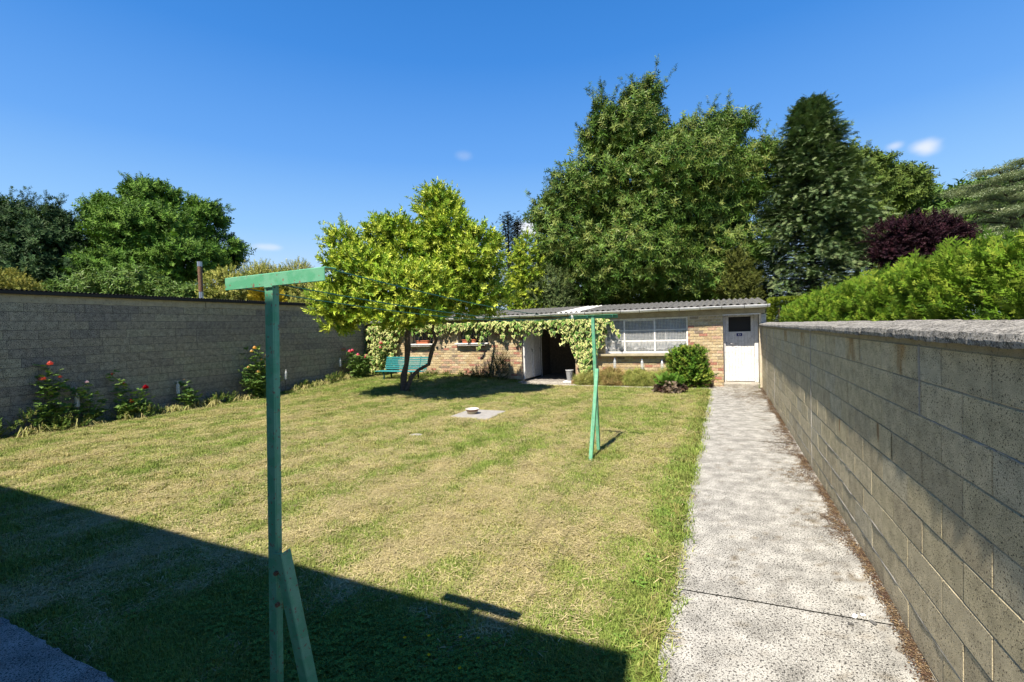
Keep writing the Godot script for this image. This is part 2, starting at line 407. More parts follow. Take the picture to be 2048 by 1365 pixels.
func land() -> void:
	var g := Geo.new()
	var xs := [-300.0, -80.0, -30.0, -18.0]
	var x := -14.0
	while x < 1.3:
		xs.append(x)
		x += 0.1
	xs.append_array([2.0, 5.0, 15.0, 50.0, 300.0])
	var zs := [-300.0, -90.0, -40.0, -22.0]
	var z := -16.0
	while z < 0.6:
		zs.append(z)
		z += 0.1
	zs.append_array([2.0, 8.0, 40.0, 300.0])
	var grid := []
	var cols := []
	for xi in xs:
		var row := []
		var crow := []
		for zi in zs:
			row.append(Vector3(xi, height(xi, zi) - 0.012, zi))
			crow.append(straw_green(greenness(xi, zi), 0.4) * 0.75 if absf(xi) < 20.0 else Color(0.12, 0.14, 0.05))
		grid.append(row)
		cols.append(crow)
	var k := Vector3.UP
	for i in xs.size() - 1:
		for j in zs.size() - 1:
			g.v.append_array([grid[i][j], grid[i + 1][j + 1], grid[i][j + 1], grid[i][j], grid[i + 1][j], grid[i + 1][j + 1]])
			g.c.append_array([cols[i][j], cols[i + 1][j + 1], cols[i][j + 1], cols[i][j], cols[i + 1][j], cols[i + 1][j + 1]])
			g.n.append_array([k, k, k, k, k, k])
	structure("ground", g, M.turf)

	# path in slabs, with a ragged lawn edge
	var path := Node3D.new()
	path.name = "path"
	add_child(path)
	path.set_meta("kind", "structure")
	var cuts := [1.5, -3.49, -8.1, -13.3, -14.86]
	for s in cuts.size() - 1:
		g = Geo.new()
		var z0: float = cuts[s] - 0.006
		var z1: float = cuts[s + 1] + 0.006
		var nz := int((z0 - z1) / 0.045) + 1
		var nx := 30
		var rows := []
		for j in nz + 1:
			var zz := lerpf(z0, z1, float(j) / nz)
			var r := []
			var left := PATH_X + 0.035 * na.get_noise_2d(5.0, zz * 25.0) + 0.025 * nb.get_noise_2d(9.0, zz * 60.0)
			for i in nx + 1:
				var xx := lerpf(left, WALL_X + 0.01, float(i) / nx)
				if s == 0 or s == 1:
					pass
				var skew := 0.055 * (xx - 0.3) * (1.0 if (s > 0 and j < 3) or (s == 0 and j > nz - 3) else 0.0)
				r.append(Vector3(xx, height(0.0, zz) + 0.012 + 0.006 * na.get_noise_2d(xx * 10.0, zz * 10.0), zz - skew))
			rows.append(r)
		for j in nz:
			for i in nx:
				var q := [rows[j][i], rows[j + 1][i], rows[j + 1][i + 1], rows[j][i + 1]]
				for t in [[0, 1, 2], [0, 2, 3]]:
					for e in t:
						var p: Vector3 = q[e]
						g.v.append(p)
						g.n.append(Vector3.UP)
						# moss and brown leaf stain, thickest along the wall and before the door
						var st := 0.35 * na.get_noise_2d(p.x * 22.0, p.z * 14.0) + 0.75 * nb.get_noise_2d(p.x * 90.0, p.z * 70.0)
						var amount := clampf((st + 0.7 * ss(0.45, 1.05, p.x) * (0.35 + 0.9 * na.get_noise_2d(3.0, p.z * 9.0)) + 0.5 * ss(-10.5, -13.6, p.z) * ss(-0.2, 0.6, p.x) - 0.36) * 2.2, 0.0, 0.75)
						var dirt := clampf((0.2 * nb.get_noise_2d(p.x * 23.0 + 90.0, p.z * 19.0) + 0.9 * nb.get_noise_2d(p.x * 80.0, p.z * 80.0 + 40.0) + 0.18 * ss(-9.0, -13.0, p.z)) * 0.7, 0.0, 0.35)
						g.c.append(Color(1, 1, 1).lerp(Color(0.40, 0.39, 0.38), dirt).lerp(Color(0.36, 0.27, 0.15), amount))
			# the slab's broken left edge
			var a: Vector3 = rows[j][0]
			var b: Vector3 = rows[j + 1][0]
			g.col = Color(0.5, 0.47, 0.42)
			g.quad(a, a + Vector3.DOWN * 0.1, b + Vector3.DOWN * 0.1, b)
		part(path, "slab", g, M.concrete)
	# concrete strip before the flower bed and the open doorway
	g = Geo.new()
	g.box(Vector3(-3.45, -0.02, -14.27), Vector3(6.2, 0.09, 0.3), 0.01)
	part(path, "apron_strip", g, M.apron)
	g = Geo.new()
	g.box(Vector3(-5.5, 0.0, -14.64), Vector3(2.1, 0.10, 0.42), 0.01)
	part(path, "doorway_slab", g, M.apron)

	# shaded terrace at the foot of the house
	g = Geo.new()
	g.col = Color(0.75, 0.75, 0.75)
	var tz := []
	for i in 240:
		tz.append(Vector3(lerpf(-13.4, -2.72, i / 239.0), 0.0, -1.31 + 0.014 * nb.get_noise_2d(i * 3.0, 2.0) + 0.008 * nb.get_noise_2d(i * 17.0, 8.0)))
	for i in 239:
		g.quad(tz[i], tz[i] + Vector3(0, 0, 2.1), tz[i + 1] + Vector3(0, 0, 2.1), tz[i + 1])
		g.quad(tz[i + 1], tz[i + 1] + Vector3.DOWN * 0.15, tz[i] + Vector3.DOWN * 0.15, tz[i])
	structure("terrace", g, M.concrete)

func grass() -> void:
	rng.seed = 11
	# a clump of short mown blades, each of one flat colour from root to tip
	var clump := Geo.new()
	for i in 46:
		var a := rng.randf() * TAU
		var p := Vector3(cos(a), 0, sin(a)) * sqrt(rng.randf()) * 0.075
		var d := Vector3.RIGHT.rotated(Vector3.UP, rng.randf() * TAU)
		var h := rng.randf_range(0.010, 0.034)
		var reach := rng.randf_range(0.006, 0.045)
		var w := d.cross(Vector3.UP) * rng.randf_range(0.0012, 0.0024)
		var t := rng.randf()
		clump.col = [Color(0.75, 0.75, 0.75), Color(0.95, 0.94, 0.9), Color(1.1, 1.08, 1.0), Color(1.3, 1.25, 1.15)][int(t * 3.99)]
		if rng.randf() < 0.25:
			clump.col = Color(1.35, 1.2, 1.0)
		var m := p + Vector3.UP * h * 0.75 + d * reach * 0.35
		var e := p + Vector3.UP * h + d * reach
		clump.quad(p - w, m - w * 0.8, m + w * 0.8, p + w)
		clump.tri(m - w * 0.8, e, m + w * 0.8)
	var cm := clump.mesh()
	# loose straw lying flat
	var straw := Geo.new()
	for i in 22:
		var a := rng.randf() * TAU
		var p := Vector3(cos(a), 0, sin(a)) * sqrt(rng.randf()) * 0.09 + Vector3.UP * rng.randf_range(0.012, 0.026)
		var d := Vector3.RIGHT.rotated(Vector3.UP, rng.randf() * TAU) * rng.randf_range(0.02, 0.055) + Vector3.UP * rng.randf_range(-0.006, 0.006)
		var w := d.cross(Vector3.UP).normalized() * rng.randf_range(0.0009, 0.0018)
		straw.col = Color(1, 1, 1) * rng.randf_range(0.7, 1.25)
		straw.quad(p - w, p + d - w, p + d + w, p + w)
	var sm := straw.mesh()
	var xf := []
	var cols := []
	var xs := []
	var cs := []
	for i in 150000:
		var x := rng.randf_range(-13.45, PATH_X + 0.05)
		var z := rng.randf_range(-14.75, -0.9)
		var dist := Vector2(x, z).length()
		if z > -0.35 - 0.17 * absf(x) or rng.randf() > clampf(14.0 / (dist * dist) + 0.10, 0.0, 1.0) * 1.0:
			continue
		if on_paving(x, z, 0.045):
			continue
		var g := greenness(x, z)
		var edge := ss(-0.75, -0.40, x)
		var s := rng.randf_range(0.8, 1.3) * (1.0 + dist * 0.035) * (1.0 + edge * rng.randf_range(0.0, 0.7))
		var tilt := Basis(Vector3.UP, rng.randf() * TAU).scaled(Vector3(s, s * (0.75 + 0.6 * g), s))
		xf.append(Transform3D(tilt, Vector3(x, height(x, z) - 0.008, z)))
		cols.append(straw_green(clampf(g + rng.randf_range(-0.25, 0.25), 0, 1), rng.randf()))
		if rng.randf() < 0.6 * (1.0 - g):
			xs.append(Transform3D(Basis(Vector3.UP, rng.randf() * TAU).scaled(Vector3.ONE * s), Vector3(x, height(x, z), z)))
			cs.append(Color(0.58, 0.50, 0.27) * rng.randf_range(0.6, 1.15))
	var o := many(self, "lawn_grass", cm, M.grass, xf, cols)
	o.set_meta("label", "short sun-bleached mown grass of the lawn")
	o.set_meta("category", "grass")
	o = many(self, "dry_clippings", sm, M.grass, xs, cs)
	o.set_meta("label", "pale dry grass clippings lying on the lawn")
	o.set_meta("category", "clippings")
	# taller fresh tufts: along the path, round the post feet, by the shed and the walls
	var tuft := Geo.new()
	for i in 26:
		var a := rng.randf() * TAU
		var p := Vector3(cos(a), 0, sin(a)) * sqrt(rng.randf()) * 0.05
		var d := Vector3.RIGHT.rotated(Vector3.UP, rng.randf() * TAU)
		var h := rng.randf_range(0.05, 0.12)
		var reach := rng.randf_range(0.02, 0.08)
		var w := d.cross(Vector3.UP) * rng.randf_range(0.0018, 0.0032)
		tuft.col = Color(1, 1, 1) * rng.randf_range(0.7, 1.3)
		var m := p + Vector3.UP * h * 0.65 + d * reach * 0.3
		var e := p + Vector3.UP * h + d * reach
		tuft.quad(p - w, m - w * 0.9, m + w * 0.9, p + w)
		tuft.tri(m - w * 0.9, e, m + w * 0.9)
	var tx := []
	var tc := []
	var spots := []
	for i in 700:
		spots.append(Vector2(PATH_X - 0.05 - absf(rng.randfn(0.0, 0.12)), rng.randf_range(-14.0, -1.2)))
	for i in 60:
		spots.append(Vector2(-1.75 + rng.randfn(0, 0.12), -6.5 + rng.randfn(0, 0.22)))
	for i in 30:
		spots.append(Vector2(-1.75 + rng.randfn(0, 0.12), -1.45 + rng.randfn(0, 0.12)))
	for i in 500:
		spots.append(Vector2(rng.randf_range(-11.3, -6.7), -14.75 + absf(rng.randfn(0, 0.22))))
	for i in 260:
		spots.append(Vector2(-13.45 + absf(rng.randfn(0, 0.12)), rng.randf_range(-14.5, -3.6)))
	for i in 60:
		spots.append(Vector2(-9.45 + rng.randfn(0, 0.2), -11.9 + rng.randfn(0, 0.15)))
	for p in spots:
		if on_paving(p.x, p.y, -0.02):
			continue
		var s := rng.randf_range(0.4, 1.0)
		tx.append(Transform3D(Basis(Vector3.UP, rng.randf() * TAU).scaled(Vector3.ONE * s), Vector3(p.x, height(p.x, p.y) - 0.01, p.y)))
		tc.append(Color(0.14, 0.20, 0.045).lerp(Color(0.36, 0.32, 0.12), rng.randf()))
	o = many(self, "edge_grass", tuft.mesh(), M.grass, tx, tc)
	o.set_meta("label", "longer green grass left along walls, path and posts")
	o.set_meta("category", "grass")
	# clover in the shaded foreground, with buttercups
	var clover := Geo.new()
	for i in 9:
		var a := rng.randf() * TAU
		var p := Vector3(cos(a), 0, sin(a)) * sqrt(rng.randf()) * 0.05 + Vector3.UP * rng.randf_range(0.02, 0.05)
		for k in 3:
			var d := Vector3.RIGHT.rotated(Vector3.UP, TAU * k / 3.0 + a)
			clover.col = Color(1, 1, 1) * rng.randf_range(0.8, 1.2)
			clover.leaf(p, d, Vector3.UP, 0.017, 0.016, 0.1)
	tx = []
	tc = []
	for i in 1000:
		var x := -1.5 + rng.randfn(0, 0.9)
		var z := -2.0 + rng.randfn(0, 0.25)
		if x > -0.42 and rng.randf() < 0.5:
			x = -0.45 - rng.randf() * 0.2
			z = rng.randf_range(-7.0, -1.5)
		if x > PATH_X - 0.05 or z > -1.0 or z < -8.0 or (z < -2.6 and x < -0.75) or (z > -1.35 and x < -2.7):
			continue
		tx.append(Transform3D(Basis(Vector3.UP, rng.randf() * TAU).scaled(Vector3.ONE * rng.randf_range(0.7, 1.3)), Vector3(x, height(x, z), z)))
		tc.append(Color(0.12, 0.21, 0.04) * rng.randf_range(0.7, 1.4))
	o = many(self, "clover_leaves", clover.mesh(), M.leaf, tx, tc)
	o.set_meta("label", "low clover leaves in the lawn near the path")
	o.set_meta("category", "clover")
	var names := ["nearest the bottom edge", "farthest to the right", "beside the clover", "closest to the shadow edge", "leftmost of all", "by the post brace", "between the others", "low among clover"]
	var fl := [[-1.62, -2.18], [-1.20, -2.05], [-1.53, -2.38], [-1.42, -2.42], [-1.85, -2.25], [-1.72, -2.32], [-1.40, -2.16], [-1.05, -2.10]]
	for i in fl.size():
		var f := thing("buttercup", "small yellow buttercup in shaded lawn, %s" % names[i], "flower", Vector3(fl[i][0], height(fl[i][0], fl[i][1]), fl[i][1]), i * 1.3, "buttercups in the lawn")
		var gs := Geo.new()
		gs.tube([Vector3(0, -0.01, 0), Vector3(0.004, 0.03, 0), Vector3(0, 0.055, 0.004)], [0.001, 0.001, 0.001], 4)
		gs.col = Color(0.1, 0.2, 0.04)
		part(f, "stem", gs, mat(lin(0.1, 0.2, 0.04), 0.7))
		var gp := Geo.new()
		gp.col = Color(0.85, 0.55, 0.01)
		for k in 5:
			gp.leaf(Vector3(0, 0.055, 0.004), Vector3.RIGHT.rotated(Vector3.UP, TAU * k / 5.0), Vector3.UP, 0.012, 0.011, -0.3)
		part(f, "petals", gp, M.petal)

func litter() -> void:
	rng.seed = 71
	var fl := Geo.new()
	for i in 7:
		var p := Vector3(rng.randf_range(-0.03, 0.03), rng.randf_range(0.0, 0.012), rng.randf_range(-0.03, 0.03))
		fl.col = Color(1, 1, 1) * rng.randf_range(0.6, 1.3)
		fl.leaf(p, Vector3.RIGHT.rotated(Vector3.UP, rng.randf() * TAU), Vector3.UP.rotated(Vector3.RIGHT, rng.randf_range(-0.6, 0.6)), rng.randf_range(0.008, 0.026), rng.randf_range(0.003, 0.009), 0.1)
	var xf := []
	var cs := []
	for i in 6000:
		var z := rng.randf_range(-14.6, -1.4)
		var k: float = clampf(na.get_noise_2d(3.0, z * 7.0) * 1.3 + 0.45, 0.08, 1.0)
		var x := WALL_X - 0.01 - absf(rng.randfn(0.0, 0.022 + 0.20 * k * k * k))
		if z < -12.4 and rng.randf() < 0.5:
			x = rng.randf_range(-0.2, 0.95)
		if x < PATH_X + 0.1 or (x < 0.8 and rng.randf() > k):
			continue
		xf.append(Transform3D(Basis(Vector3.UP, rng.randf() * TAU).scaled(Vector3.ONE * rng.randf_range(0.6, 1.3)), Vector3(x, height(0.0, z) + 0.014, z)))
		cs.append(Color(0.09, 0.05, 0.035).lerp(Color(0.30, 0.22, 0.12), pow(rng.randf(), 1.8)) * rng.randf_range(0.5, 1.2))
	var o := many(self, "leaf_litter", fl.mesh(), M.litter, xf, cs)
	o.set_meta("label", "brown dry leaf litter and moss along the foot of the wall")
	o.set_meta("category", "litter")
	var tags := ["pale stone chip", "larger white stone chip", "grey stone chip", "dark stone chip"]
	var chips := [[0.79, -3.56, 0.030, 0.8], [0.74, -3.53, 0.045, 0.75], [0.83, -3.50, 0.04, 0.12], [0.70, -3.44, 0.03, 0.08]]
	for i in chips.size():
		var c: Array = chips[i]
		var g := Geo.new()
		g.box(Vector3(0, 0.006, 0), Vector3(c[2], 0.014, c[2] * 0.6), 0.005, Basis(Vector3.UP, i * 1.1))
		var s := thing("stone_chip", "%s lying on the concrete path by the wall" % tags[i], "stone", Vector3(c[0], height(0, c[1]) + 0.012, c[1]))
		part(s, "chip", g, mat(lin(c[3], c[3], c[3]), 0.8))

# ---------------------------------------------------------------- masonry
func blocks_on(owner: Node3D, called: String, list: Array, mats: Array, most: int) -> void:
	# list of [position, size, tone, weight]; the heaviest become parts, the rest one mesh per wall
	list.sort_custom(func(a, b): return a[3] > b[3])
	var shared := {}
	var rest := []
	for i in list.size():
		var e: Array = list[i]
		if i < most:
			var key := "%.3f,%.3f,%.3f" % [e[1].x, e[1].y, e[1].z]
			if not shared.has(key):
				var g := Geo.new()
				g.box(Vector3.ZERO, e[1], 0.0035)
				shared[key] = g.mesh()
			var o := part(owner, called, shared[key], mats[e[2]])
			o.position = e[0]
		else:
			rest.append(e)
	for t in mats.size():
		var g := Geo.new()
		for e in rest:
			if e[2] == t:
				g.box(e[0], e[1], 0.006)
		if g.v.size() > 0:
			part(owner, "rest_of_" + called + "s", g, mats[t], true)

func path_wall() -> void:
	rng.seed = 21
	var w := thing("garden_wall", "long beige concrete block wall with dark coping beside the path", "wall", Vector3(WALL_X, 0, 0))
	var core := Geo.new()
	core.box(Vector3(0.1035, 0.77, -6.25), Vector3(0.2, 2.0, 17.3))
	part(w, "mortar_bed", core, M.mortar)
	var list := []
	for r in 10:
		var top := 1.737 - 0.197 * r
		var y := top - 0.0985
		var z := 2.3 + (0.0 if r % 2 == 0 else 0.225)
		var tone_row := rng.randi() % 5
		while z > -14.85:
			var length := 0.482
			var z1 := maxf(z - length, -14.88)
			if z - z1 > 0.03:
				var tone := rng.randi() % 5 if rng.randf() < 0.7 else tone_row
				var proud := rng.randf_range(-0.0015, 0.0015)
				var size := Vector3(0.05, 0.191, z - z1 - 0.007) if z1 > -14.87 else Vector3(0.05, 0.19, z - z1 - 0.003)
				list.append([Vector3(0.025 - proud, y, (z + z1) * 0.5), size, tone, -absf(z + 3.0) * 0.1 - (100.0 if z1 > -1.7 or r > 8 else 0.0)])
			z -= length
	# the last strip of wall under the coping is plain mortar
	blocks_on(w, "block", list, M.block, 290)
	# rusty run-off and damp stains on a few blocks
	for e in [[-3.55, 1.638, 0.482, 0], [-4.75, 1.638, 0.482, 1], [-7.4, 1.638, 0.482, 2], [-9.3, 1.638, 0.482, 3], [-4.0, 1.05, 0.482, 4], [-5.2, 0.85, 0.482, 5]]:
		var g := Geo.new()
		var nx := 26
		var ny := 14
		for i in nx:
			for j in ny:
				var q := []
				var cc := []
				for k in [[0, 0], [0, 1], [1, 1], [1, 0]]:
					var fz := float(i + k[0]) / nx
					var fy := float(j + k[1]) / ny
					q.append(Vector3(-0.0022, e[1] - 0.094 + 0.188 * fy, e[0] - 0.236 + 0.472 * fz))
					var st := 0.0
					if e[3] < 4:
						st = exp(-pow((fz - 0.45 - 0.08 * sin(e[3] * 3.0)) * (5.0 - e[3]), 2.0)) * (0.45 + 0.9 * nb.get_noise_2d(fz * 60.0 + e[3] * 50.0, fy * 9.0) + 0.35 * fy)
					else:
						st = exp(-pow((fz - 0.4) * 22.0, 2.0)) * ss(0.05, 0.6, fy + 0.3 * nb.get_noise_2d(fz * 90.0, 4.0)) * 1.3
					cc.append(Color(1, 1, 1).lerp(Color(0.62, 0.42, 0.22) if e[3] < 4 else Color(0.45, 0.24, 0.10), clampf(st, 0.0, 0.8)))
				for t in [[0, 1, 2], [0, 2, 3]]:
					for k in t:
						g.v.append(q[k])
						g.n.append(Vector3.LEFT)
						g.c.append(cc[k])
		part(w, "stained_face", g, M.stained)
	# grey pointing smeared over some joints
	var lines := [[-6.80, 0.0, 1.77, 0], [-11.37, 0.0, 1.77, 0], [-3.28, 1.34, 1.74, 0], [-13.2, 0.0, 1.77, 0]]
	for l in lines:
		var g := Geo.new()
		var pts := []
		var rad := []
		for i in 26:
			pts.append(Vector3(0.004 + 0.002 * nb.get_noise_2d(i * 30.0, l[0] * 9.0), lerpf(l[1], l[2], i / 25.0), l[0] + 0.006 * nb.get_noise_2d(i * 20.0, l[0] * 31.0)))
			rad.append(0.011 + 0.004 * nb.get_noise_2d(i * 25.0, 3.0))
		g.tube(pts, rad, 6)
		part(w, "pointing", g, M.pointing)
	for l in [[1.343, -3.27, -1.9], [0.555, -6.8, -4.6], [0.358, -9.0, -3.4], [0.161, -8.0, -2.2]]:
		var g := Geo.new()
		var pts := []
		var rad := []
		for i in 70:
			pts.append(Vector3(0.0035 + 0.002 * nb.get_noise_2d(i * 30.0, l[0] * 9.0), l[0] + 0.006 * nb.get_noise_2d(i * 26.0, l[0] * 31.0), lerpf(l[1], l[2], i / 69.0)))
			rad.append(0.0045 + 0.0035 * nb.get_noise_2d(i * 35.0, 3.0))
		g.tube(pts, rad, 5)
		part(w, "pointing", g, M.pointing)
	# rough coping stones, oversailing by about five centimetres
	var z := 2.3
	while z > -14.8:
		var length := minf(rng.randf_range(0.46, 0.54), z + 14.92)
		var g := Geo.new()
		var n := 14
		var lift := rng.randf_range(-0.004, 0.004)
		var out := rng.randf_range(-0.003, 0.003)
		var rings := []
		for i in n + 1:
			var zz := z - 0.004 - (length - 0.008) * i / n
			var ring := []
			for p in [[-0.061, 1.776], [-0.065, 1.800], [-0.058, 1.828], [-0.02, 1.842], [0.06, 1.858], [0.14, 1.874], [0.24, 1.872], [0.33, 1.845], [0.335, 1.776]]:
				var e := 0.005 * nb.get_noise_3d(p[0] * 160.0, p[1] * 160.0, zz * 60.0) + 0.004 * nb.get_noise_3d(p[0] * 400.0, 50.0, zz * 190.0)
				var e2 := 0.007 * nb.get_noise_3d(p[0] * 120.0 + 60.0, p[1] * 90.0, zz * 80.0)
				var drop := 0.005 if (i == 0 or i == n) else 0.0
				ring.append(Vector3(p[0] + e + out + drop * 0.5, maxf(p[1] + e2 + lift - (drop if p[1] > 1.79 else 0.0), 1.7755 - 0.012), zz))
			rings.append(ring)
		for i in n:
			for j in 8:
				g.quad(rings[i][j], rings[i][j + 1], rings[i + 1][j + 1], rings[i + 1][j])
			g.quad(rings[i][8], rings[i][0], rings[i + 1][0], rings[i + 1][8])
		for e in [0, n]:
			for j in range(1, 8):
				g.tri(rings[e][0], rings[e][j], rings[e][j + 1])
		part(w, "coping_stone", g, M.coping)
		z -= length

func outbuilding() -> void:
	rng.seed = 31
	var w := thing("neighbour_outbuilding", "long grey block wall of outbuilding with dark corrugated roof edge", "outbuilding", Vector3(LEFT_X, 0, 0))
	var core := Geo.new()
	core.box(Vector3(-0.106, 1.3, -5.9), Vector3(0.2, 3.0, 18.2))
	part(w, "mortar_bed", core, M.grey_mortar)
	var list := []
	for r in 15:
		var top := 2.79 - 0.197 * r
		var y := top - 0.0985
		var z := 3.1 - (0.0 if r % 2 == 0 else 0.24) - rng.randf_range(0.0, 0.05)
		while z > -14.95:
			var length := 0.487 + (rng.randf_range(-0.14, 0.06) if rng.randf() < 0.2 else 0.0)
			length = snappedf(length, 0.05) + 0.037
			var z1 := maxf(z - length, -14.98)
			var zc := (z + z1) * 0.5
			# soot-darkened blocks towards the near upper end, as the wall is stained
			var dark := na.get_noise_2d(zc * 5.0, y * 9.0 + 40.0) + 0.28 * ss(-10.0, -4.0, zc) * ss(0.9, 2.2, y) + rng.randf_range(-0.16, 0.16)
			var tone := 4 if dark > 0.42 else (2 if dark > 0.24 else (1 if dark > 0.05 else (0 if rng.randf() < 0.5 else (3 if rng.randf() < 0.5 else 5))))
			if z - z1 > 0.03:
				list.append([Vector3(-0.025 + rng.randf_range(-0.002, 0.002), y, zc), Vector3(0.05, 0.187, z - z1 - 0.006), tone, -absf(zc + 7.0) - (100.0 if z1 > -3.2 else 0.0)])
			z -= length
	blocks_on(w, "block", list, M.grey_block, 300)
	var g := Geo.new()
	g.box(Vector3(0.003, 1.32, -13.37), Vector3(0.03, 0.11, 0.22), 0.005)
	var rb := part(w, "red_brick", g, grained(lin(0.42, 0.20, 0.15), [M.brick[0].albedo_texture, M.brick[0].heightmap_texture], 1.7, 0.2))
	rb.set_meta("label", "reddish brick let into the grey wall")
	# cast beam on top, in lengths that do not quite line up
	var cuts := [3.1, -8.2, -15.0]
	for i in 2:
		g = Geo.new()
		var n := 60
		var off := 0.012 * i
		for k in n:
			var za := lerpf(cuts[i], cuts[i + 1] + 0.006, float(k) / n)
			var zb := lerpf(cuts[i], cuts[i + 1] + 0.006, float(k + 1) / n)
			var ba := 2.79 + 0.012 * nb.get_noise_2d(za * 40.0, 8.0)
			var bb := 2.79 + 0.012 * nb.get_noise_2d(zb * 40.0, 8.0)
			g.quad(Vector3(0.008 + off, ba, za), Vector3(0.008 + off, 2.975 - off, za), Vector3(0.008 + off, 2.975 - off, zb), Vector3(0.008 + off, bb, zb))
			g.quad(Vector3(-0.1, ba, za), Vector3(0.008 + off, ba, za), Vector3(0.008 + off, bb, zb), Vector3(-0.1, bb, zb))
			g.quad(Vector3(0.008 + off, 2.975 - off, za), Vector3(-0.2, 2.975 - off, za), Vector3(-0.2, 2.975 - off, zb), Vector3(0.008 + off, 2.975 - off, zb))
		part(w, "ring_beam", g, M.beam)
	# corrugated roof, its eave end on
	g = Geo.new()
	var step := 0.019
	var z := 3.3
	var k := 0
	while z > -15.1:
		var ya := 3.055 + 0.014 * sin(TAU * z / 0.076)
		var yb := 3.055 + 0.014 * sin(TAU * (z - step) / 0.076)
		g.quad(Vector3(0.10, ya, z), Vector3(-4.2, ya - 0.5, z), Vector3(-4.2, yb - 0.5, z - step), Vector3(0.10, yb, z - step))
		g.quad(Vector3(0.10, ya - 0.006, z), Vector3(0.10, ya, z), Vector3(0.10, yb, z - step), Vector3(0.10, yb - 0.006, z - step))
		z -= step
		k += 1
	part(w, "roof", g, M.dark_roof)
	g = Geo.new()
	g.box(Vector3(0.05, 3.0, -5.9), Vector3(0.08, 0.075, 18.2), 0.004)
	part(w, "eave_batten", g, M.dark_roof)
	for e in [[3.05, "end_wall"], [-15.0, "end_wall"]]:
		g = Geo.new()
		g.box(Vector3(-2.2, 1.2, e[0] - 0.1), Vector3(4.0, 2.5, 0.2))
		part(w, e[1], g, M.grey_mortar)
	g = Geo.new()
	g.box(Vector3(-4.1, 1.1, -5.9), Vector3(0.2, 2.5, 18.0))
	part(w, "back_wall", g, M.grey_mortar)
	# flue pipe through the roof
	var f := Node3D.new()
	f.name = "flue_pipe"
	w.add_child(f)
	g = Geo.new()
	var fz := -8.3
	g.tube([Vector3(-0.35, 2.8, fz), Vector3(-0.35, 3.28, fz)], [0.055, 0.055], 14)
	part(f, "lower_tube", g, M.steel)
	g = Geo.new()
	g.tube([Vector3(-0.35, 3.28, fz), Vector3(-0.35, 3.70, fz), Vector3(-0.355, 4.02, fz)], [0.06, 0.06, 0.06], 14)
	part(f, "rusty_tube", g, M.rusty)
	g = Geo.new()
	g.tube([Vector3(-0.355, 4.02, fz), Vector3(-0.355, 4.16, fz)], [0.063, 0.063], 14)
	part(f, "bright_collar", g, M.steel)

